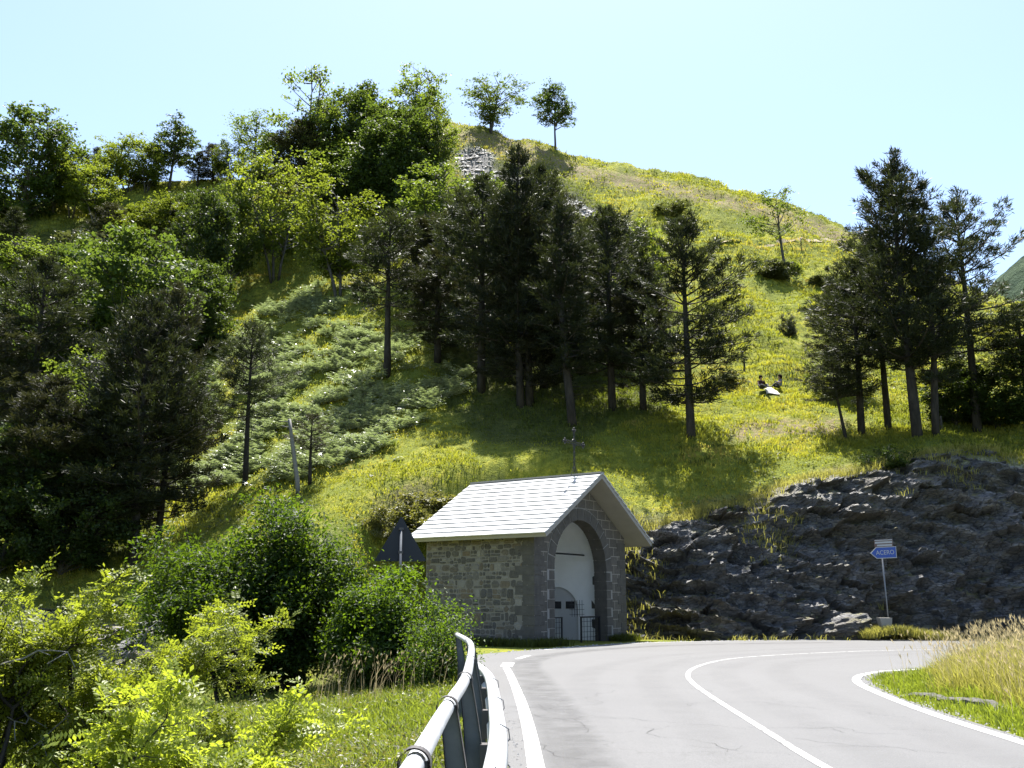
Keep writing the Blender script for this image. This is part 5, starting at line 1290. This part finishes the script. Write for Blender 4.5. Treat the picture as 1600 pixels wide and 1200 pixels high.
# bracken
def fronds(C, L, rng, k=5):
    n = len(C)*k; P = np.repeat(C, k, 0); Ls = np.repeat(L, k)*rng.uniform(.6, 1.2, n); az = rng.uniform(0, 2*np.pi, n)
    D = np.stack([np.cos(az), np.sin(az), 0*az], 1); S_ = np.stack([-np.sin(az), np.cos(az), 0*az], 1); up = np.array((0, 0, 1.0)); rise = rng.uniform(.35, .8, n)
    def pt(t): return P+D*(Ls*t)[:, None]*.9+up*(Ls*(rise*1.5*t-.85*rise*t*t))[:, None]
    Vs = []; Fs = []; base = 0
    ts = (.25, .42, .58, .73, .87); wd = (.26, .24, .19, .13, .07)
    for t, wv in zip(ts, wd):
        c = pt(t); c2 = pt(t+.13)
        for sg in (-1, 1):
            tipv = c+S_*(Ls*wv*sg)[:, None]+D*(Ls*.10)[:, None]+up*(Ls*rng.normal(size=n)*.02-.02*Ls)[:, None]
            Vs.append(np.stack([c, c2, tipv], 1).reshape(-1, 3)); F = np.arange(n*3).reshape(-1, 3)
            Fs.append((F if sg > 0 else F[:, ::-1])+base); base += n*3
    return np.concatenate(Vs), [np.concatenate(Fs)]
x, y = scatter(22000, 44, 84, .8, -.5, .05); z = ground(x, y); px, py = proj(x, y, z)
rr = fbm(x*.35, y*.35, seed=61)*70; rr2 = fbm(x*.35+40, y*.35, seed=66)*45
mk = (inpoly(px+rr, py+rr2, FERN) & (fbm(x*.45, y*.45, seed=62)+.5*fbm(x*1.3, y*1.3, seed=64) > -.05)) | (inpoly(px+rr, py+rr2, FERN2) & (fbm(x*.4, y*.4, seed=63) > .02))
V, F = fronds(np.c_[x, y, z][mk], (.60+.006*y[mk])*rg.uniform(.8, 1.2, mk.sum()), rg); stuff('bracken', V, F, L_FERN, 'bracken covering the slope left of the pines, silvery sheen painted into its colour')
# scree stones
x, y = scatter(26000, 80, 113, 1.0, -.12, .2); z = ground(x, y); px, py = proj(x, y, z); mk = inpoly(px, py, SCREE) & (rg.random(len(x)) < .8)
C = np.c_[x, y, z+.03][mk]; n = len(C); r = rg.uniform(.08, .30, n)
T_ = np.array([(1,0,0),(-.5,.86,0),(-.5,-.86,0),(0,0,.7)]); 
a1 = rg.uniform(0, 6.3, n); ca, sa = np.cos(a1), np.sin(a1)
V = np.stack([np.stack([ca*t[0]-sa*t[1], sa*t[0]+ca*t[1], np.full(n, t[2])], 1)*r[:, None]*rg.uniform(.6, 1.3, (n, 3)) for t in T_], 1)+C[:, None]
i = np.arange(n)[:, None]*4; F = np.concatenate([i+np.array([q]) for q in ((0,1,3),(1,2,3),(2,0,3),(2,1,0))])
M_SCREE = leafmat('scree stone', (.13,.125,.12), (.36,.355,.34), (.1,.1,.1), .0, .6, .4); stuff('scree', V.reshape(-1, 3), [F], M_SCREE, 'strip of pale loose stones crossing the upper slope')

# verge grass inside the bend (right)
def region(n, x0, x1, y0, y1): return rg.uniform(x0, x1, n), rg.uniform(y0, y1, n)
x, y = region(30000, 5.6, 26, 9, 27.5); dd = -pldist(x, y, INNER); ed = np.abs(pldist(x, y, [tuple(p) for p in ep])); mk = (dd > .10) & (ed > .12)
x, y, dd = x[mk], y[mk], dd[mk]; z = ground(x, y); edge = sstep(.5, 1.9, dd+fbm(x*.8, y*.8, seed=9)*.5)
for m_, mat_, nm_, lb in ((edge > .35, L_VERGE, 'verge_grass', 'tall feathery grass inside the road bend'), (edge <= .35, L_VERGEL, 'edge_grass', 'short fresh green grass along the inner road edge')):
    V, F = tufts(np.c_[x, y, z-.02][m_], 7, .10, (.17+.48*edge)[m_], (.013+.006*(1-edge))[m_], rg, .42, (-.10, -.05)); stuff(nm_, V, F, mat_, lb)
def seedheads(C, h, rng, wind, hd=.13):
    n = len(C); ln = np.c_[rng.normal(size=(n, 2))*.22+np.array(wind), np.zeros(n)]; V, F = blades(C, h, np.full(n, .008), ln, rng)
    top = V.reshape(n, 5, 3)[:, 4]; D = unit(ln*.9+np.array((0, 0, .75))+rng.normal(size=(n, 3))*.12); out = [V]; FF = list(F); b = len(V)
    for k in range(3):
        dv = unit(D+rng.normal(size=(n, 3))*.22); sd_ = unit(np.cross(dv, randdir(rng, n))); v, f = rhombi(top+dv*(hd*.3), dv, sd_, hd*rng.uniform(.7, 1.3, n), np.full(n, .013)); out.append(v); FF.append(f+b); b += len(v)
    return np.concatenate(out), FF
k_ = rg.random(len(x)) < np.where(dd > 1.2, .7, .03)
V, F = seedheads(np.c_[x, y, z][k_], rg.uniform(.55, .95, k_.sum()), rg, (-.16, -.03)); stuff('seed_heads', V, F, L_DRY, 'straw coloured seed heads above the grass inside the bend')

# grit along the road edges
gp = [offs(np.asarray(ip), .2+.1*i) for i in range(2)]+[FAR+(0, -.05)]+[np.array(LEFT_EDGE[1:9], float)+(.15, 0)]
P = np.vstack([resample(np.asarray(q), .03) for q in gp]); P = P[(P[:, 1] > 4) & (P[:, 0] < 24)]; P = P[rg.random(len(P)) < .5]
P = P+rg.normal(size=P.shape)*.13; n = len(P); r = rg.uniform(.008, .028, n)*(.6+P[:, 1]/30)
V = np.stack([np.c_[P+r[:, None]*np.array(t[:2])*rg.uniform(.6, 1.3, (n, 1)), .006+r*t[2]] for t in ((1,0,0),(-.5,.86,0),(-.5,-.86,0),(0,0,.7))], 1); i = np.arange(n)[:, None]*4
F = np.concatenate([i+np.array([q]) for q in ((0,1,3),(1,2,3),(2,0,3))]); stuff('grit', V.reshape(-1, 3), [F], M_SCREE, 'loose grit and small stones along the road edges')
# rough verge left of the guardrail
x, y = region(60000, -13, .2, 2.0, 31); mk = (pldist(x, y, LEFT_EDGE) > .36) & (rg.random(len(x)) < np.clip(9/y, .25, 1)); x, y = x[mk], y[mk]; z = ground(x, y)
pt_ = fbm(x*.6, y*.6, seed=15)
V, F = tufts(np.c_[x, y, z-.02], 7, .09, .20+.14*pt_+.08*sstep(8, 20, y), .012+.0006*y, rg, .6); stuff('roadside_grass', V, F, L_VERGEL, 'rough grass on the verge left of the guardrail')
# broad weeds in the same verge
k_ = (rg.random(len(x)) < .5) & (pt_ > -.1); C = np.c_[x, y, z+.1][k_]; n = len(C)
q = (C[:, None]+rg.normal(size=(n, 9, 3))*np.array((.10, .10, .09))).reshape(-1, 3); N = unit(np.array((0, 0, 1.0))+rg.normal(size=(len(q), 3))*.6); A, B = frame(rg, N)
V, F = rhombi(q, A, B, rg.uniform(.03, .07, len(q)), rg.uniform(.02, .04, len(q)), .1); stuff('weeds', V, [F], L_SHRUBY, 'small leafy weeds among the verge grass')
px, py = proj(x, y, z); k_ = (rg.random(len(x)) < .22) & inpoly(px+fbm(x, y, seed=5)*40, py, [(470,1085),(520,1040),(640,1040),(700,1060),(690,1090),(600,1110),(500,1130)])
V, F = seedheads(np.c_[x, y, z][k_], rg.uniform(.6, 1.0, k_.sum()), rg, (.25, 0), .11); stuff('tall_grass', V, F, L_DRY, 'tall drooping brown grass heads in front of the dark bush')
# tufts along the foot of the rock, on its ledges and along the chapel wall
q = CLIFF[::3, 4:90:2].reshape(-1, 3); v = fbm(q[:, 0]*.35, q[:, 2]*.5, q[:, 1]*.3, 91); pts = list(q[(v > .10) & (rg.random(len(q)) < .65*np.clip((v-.06)*5, 0, 1))])
for i in range(0, CLIFF.shape[0]):
    if rg.random() < .55: pts.append(CLIFF[i, 2]+np.array((rg.normal()*.1, -.25-abs(rg.normal())*.3, 0)))
    for _ in range(3): pts.append(CLIFF[i, rg.integers(76, 90)]+rg.normal(size=3)*(.12, .1, .03))
pts = np.array(pts); V, F = tufts(pts, 10, .16, .40, .03, rg, .8); stuff('ledge_grass', V, F, L_VERGE, 'dry grass tufts on the ledges of the rock face')
x, y = region(900, 14.0, 17.6, 39.6, 41.2); z = lower(x, y)+.25*np.exp(-((x-15.2)/1.1)**2)
V, F = tufts(np.c_[x, y, z], 8, .12, .42, .03, rg, .6); stuff('sign_grass', V, F, L_VERGE, 'tuft of grass round the foot of the blue sign')
u = rg.uniform(-.3, 6.4, 500); o_ = rg.uniform(.05, .7, 500); u *= KS; x = .75*KS+.574*u+.82*o_; y = 33.5*KS+.819*u-.57*o_
u2 = rg.uniform(-.4, 4.8, 500); o2 = rg.uniform(.05, .9, 500); x = np.r_[x, .75*KS-.82*u2-.574*o2]; y = np.r_[y, 33.5*KS+.574*u2-.819*o2]
m_ = np.r_[(u < 1.2) | (u > 5.1), np.ones(500, bool)]; x, y = x[m_], y[m_]
V, F = tufts(np.c_[x, y, ground(x, y)], 7, .10, .34, .025, rg, .6); stuff('wall_foot_grass', V, F, L_GRASSD, 'grass along the foot of the chapel walls')

# ------------------------------------------------------------------ two people sitting on the meadow
def person(label, loc, rotz, J, E, rad, skin_m, zones, hair):
    """J joints, E edges, one skinned continuous body; zones: list of (test, material index)"""
    bm = bmesh.new(); lay = bm.verts.layers.skin.verify(); vs = []
    for j, r in zip(J, rad):
        v = bm.verts.new(j); v[lay].radius = (r, r); vs.append(v)
    vs[0][lay].use_root = True
    for e in E: bm.edges.new((vs[e[0]], vs[e[1]]))
    me = bpy.data.meshes.new('body_cage'); bm.to_mesh(me); bm.free()
    t = bpy.data.objects.new('tmp', me); COL.objects.link(t); t.modifiers.new('s', 'SKIN'); sb_ = t.modifiers.new('u', 'SUBSURF'); sb_.levels = 2; sb_.render_levels = 2
    dg = bpy.context.evaluated_depsgraph_get(); m2 = bpy.data.meshes.new_from_object(t.evaluated_get(dg)); bpy.data.objects.remove(t)
    m2.materials.clear()
    for m in skin_m: m2.materials.append(m)
    for p in m2.polygons:
        p.use_smooth = True; c = p.center
        p.material_index = next((i for f, i in zones if f(c)), 0)
    e = empty('person', loc, rotz); tag(e, label, 'person', None); obj('body', m2, e)
    rng = np.random.default_rng(9); hb = MB()
    for c, r in hair: 
        th_ = np.linspace(0, np.pi, 8); V, F = tube_geo(np.array([(c[0], c[1], c[2]-r*math.cos(x)) for x in th_]), np.maximum(np.sin(th_)*r, .002), 10); V = V+rng.normal(size=V.shape)*.008; hb.add(V, F)
    hb.build('hair', M_HAIR, e, True); return e
M_SKIN = simple('skin', (.42,.25,.17), .55, var=.06); M_HAIR = simple('dark brown hair', (.018,.011,.008), .8, var=.3, spec=.05); M_SHIRT = simple('dark maroon shirt', (.045,.012,.014), .8, var=.2); M_TOP = simple('grey blue top', (.20,.22,.28), .8, var=.15); M_TROU = simple('dark trousers', (.03,.032,.04), .8, var=.2); M_LIGHT = simple('white cloth', (.5,.5,.48), .85, var=.05)
# sitting skeleton facing -y (towards the camera), hips at the origin
def sit(handL, handR, head):
    J = [(0,0,.12),(0,.03,.32),(0,.04,.50),(0,.02,.60),head,(head[0],head[1]-.015,head[2]+.11),
         (.17,.03,.52),(.25,-.08,.33),handL,(-.17,.03,.52),(-.25,-.08,.33),handR,
         (.10,-.02,.12),(.20,-.40,.30),(.13,-.62,.06),(.13,-.76,.05),(-.10,-.02,.12),(-.22,-.38,.24),(.0,-.55,.07),(.1,-.62,.06)]
    E = [(0,1),(1,2),(2,3),(3,4),(4,5),(2,6),(6,7),(7,8),(2,9),(9,10),(10,11),(0,12),(12,13),(13,14),(14,15),(0,16),(16,17),(17,18),(18,19)]
    Rd = [.155,.135,.13,.058,.085,.085,.068,.05,.036,.068,.05,.036,.095,.072,.05,.042,.095,.072,.05,.042]
    # five short fingers on each hand
    for h, k in ((handL, 8), (handR, 11)):
        for f in range(5):
            i = len(J); sx_ = (f-2)*.018; b = (h[0]+sx_, h[1]-.05, h[2]+(.0 if f else -.01)); c = (h[0]+sx_*1.3, h[1]-.085-.008*(2-abs(f-2)), h[2]-.012)
            J += [b, c]; Rd += [.010, .008]; E += [(k, i), (i, i+1)]
    return J, E, Rd
def zones_for(h, sleeve):
    return [(lambda c: c.z > .585 and abs(c.x) < .13, 0), (lambda c: c.z < .20 and c.y > -.3 and abs(c.x) < .3 and c.z < .16, 2), (lambda c: c.y < -.16 and c.z < .42 and abs(c.x) < .34 and not (abs(c.x) > .2 and c.z > .33), 2), (lambda c: abs(c.x) > .20 and c.z < sleeve, 0), (lambda c: True, 1)]
pa = hit(1190, 611); pb = hit(1219, 609)
J, E, Rd = sit((.10,-.17,.56), (-.26,-.25,.16), (0,-.02,.72))
p1 = person('person in a dark maroon shirt sitting on the meadow, one hand at the face', (pa[0], pa[1], pa[2]+.08), R(15), J, E, Rd, [M_SKIN, M_SHIRT, M_TROU], zones_for(0, .30), [((0,.015,.83), .118), ((0,.06,.78), .095)])
J, E, Rd = sit((.14,-.34,.42), (-.12,-.36,.30), (0,-.03,.72))
p2 = person('person with dark curly hair and a sleeveless grey top sitting sideways on the meadow', (pb[0], pb[1], pb[2]+.08), R(-80), J, E, Rd, [M_SKIN, M_TOP, M_TROU], zones_for(0, .46), [((0,.02,.84), .125), ((0,.09,.80), .11), ((0,.10,.71), .09), ((.06,.06,.8), .08), ((-.06,.06,.8), .08)])
# white blanket with folds, draped on the grass
pc = hit(1206, 612); gxx, gyy = np.meshgrid(np.linspace(-.42, .42, 26), np.linspace(-.3, .3, 20)); gzz = ground(gxx+pc[0], gyy+pc[1])-pc[2]+.10+.05*fbm(gxx*3, gyy*3, seed=4)
i2 = (np.arange(19)[:, None]*26+np.arange(25)[None]).ravel(); Fq = np.stack([i2, i2+1, i2+27, i2+26], 1); V1 = np.stack([gxx, gyy, gzz], -1).reshape(-1, 3); V2 = V1-np.array((0, 0, .025)); per = np.concatenate([np.arange(25), 25+26*np.arange(19), 519-np.arange(25), 494-26*np.arange(19)])
o = obj('blanket', mesh('blanket', np.vstack([V1, V2]), [Fq, Fq[:, ::-1]+520, np.stack([per, per+520, np.roll(per, -1)+520, np.roll(per, -1)], 1)], M_LIGHT, True), None, pc); tag(o, 'white blanket spread on the grass between the two seated people', 'blanket')
# a few wooden posts beside the path and picnic slope
def post(px, base, top, label, r=.05):
    b = hit(px, base); h = atY(px, top, b[1])[2]-b[2]; m = MB(); m.tube([(0, 0, -.3), (.02, 0, h*.6), (.03, 0, h)], [r, r*.95, r*.8], 8); o = m.build('wooden_post', M_BARKG, None, True, loc=b); tag(o, label, 'post', 'wooden posts on the slope')
post(1252, 391, 372, 'short wooden post beside the thin path on the upper slope'); post(1163, 580, 560, 'dark wooden post on the slope left of the seated people', .07); post(1471, 672, 650, 'short wooden post behind the pines of the right bank', .07)
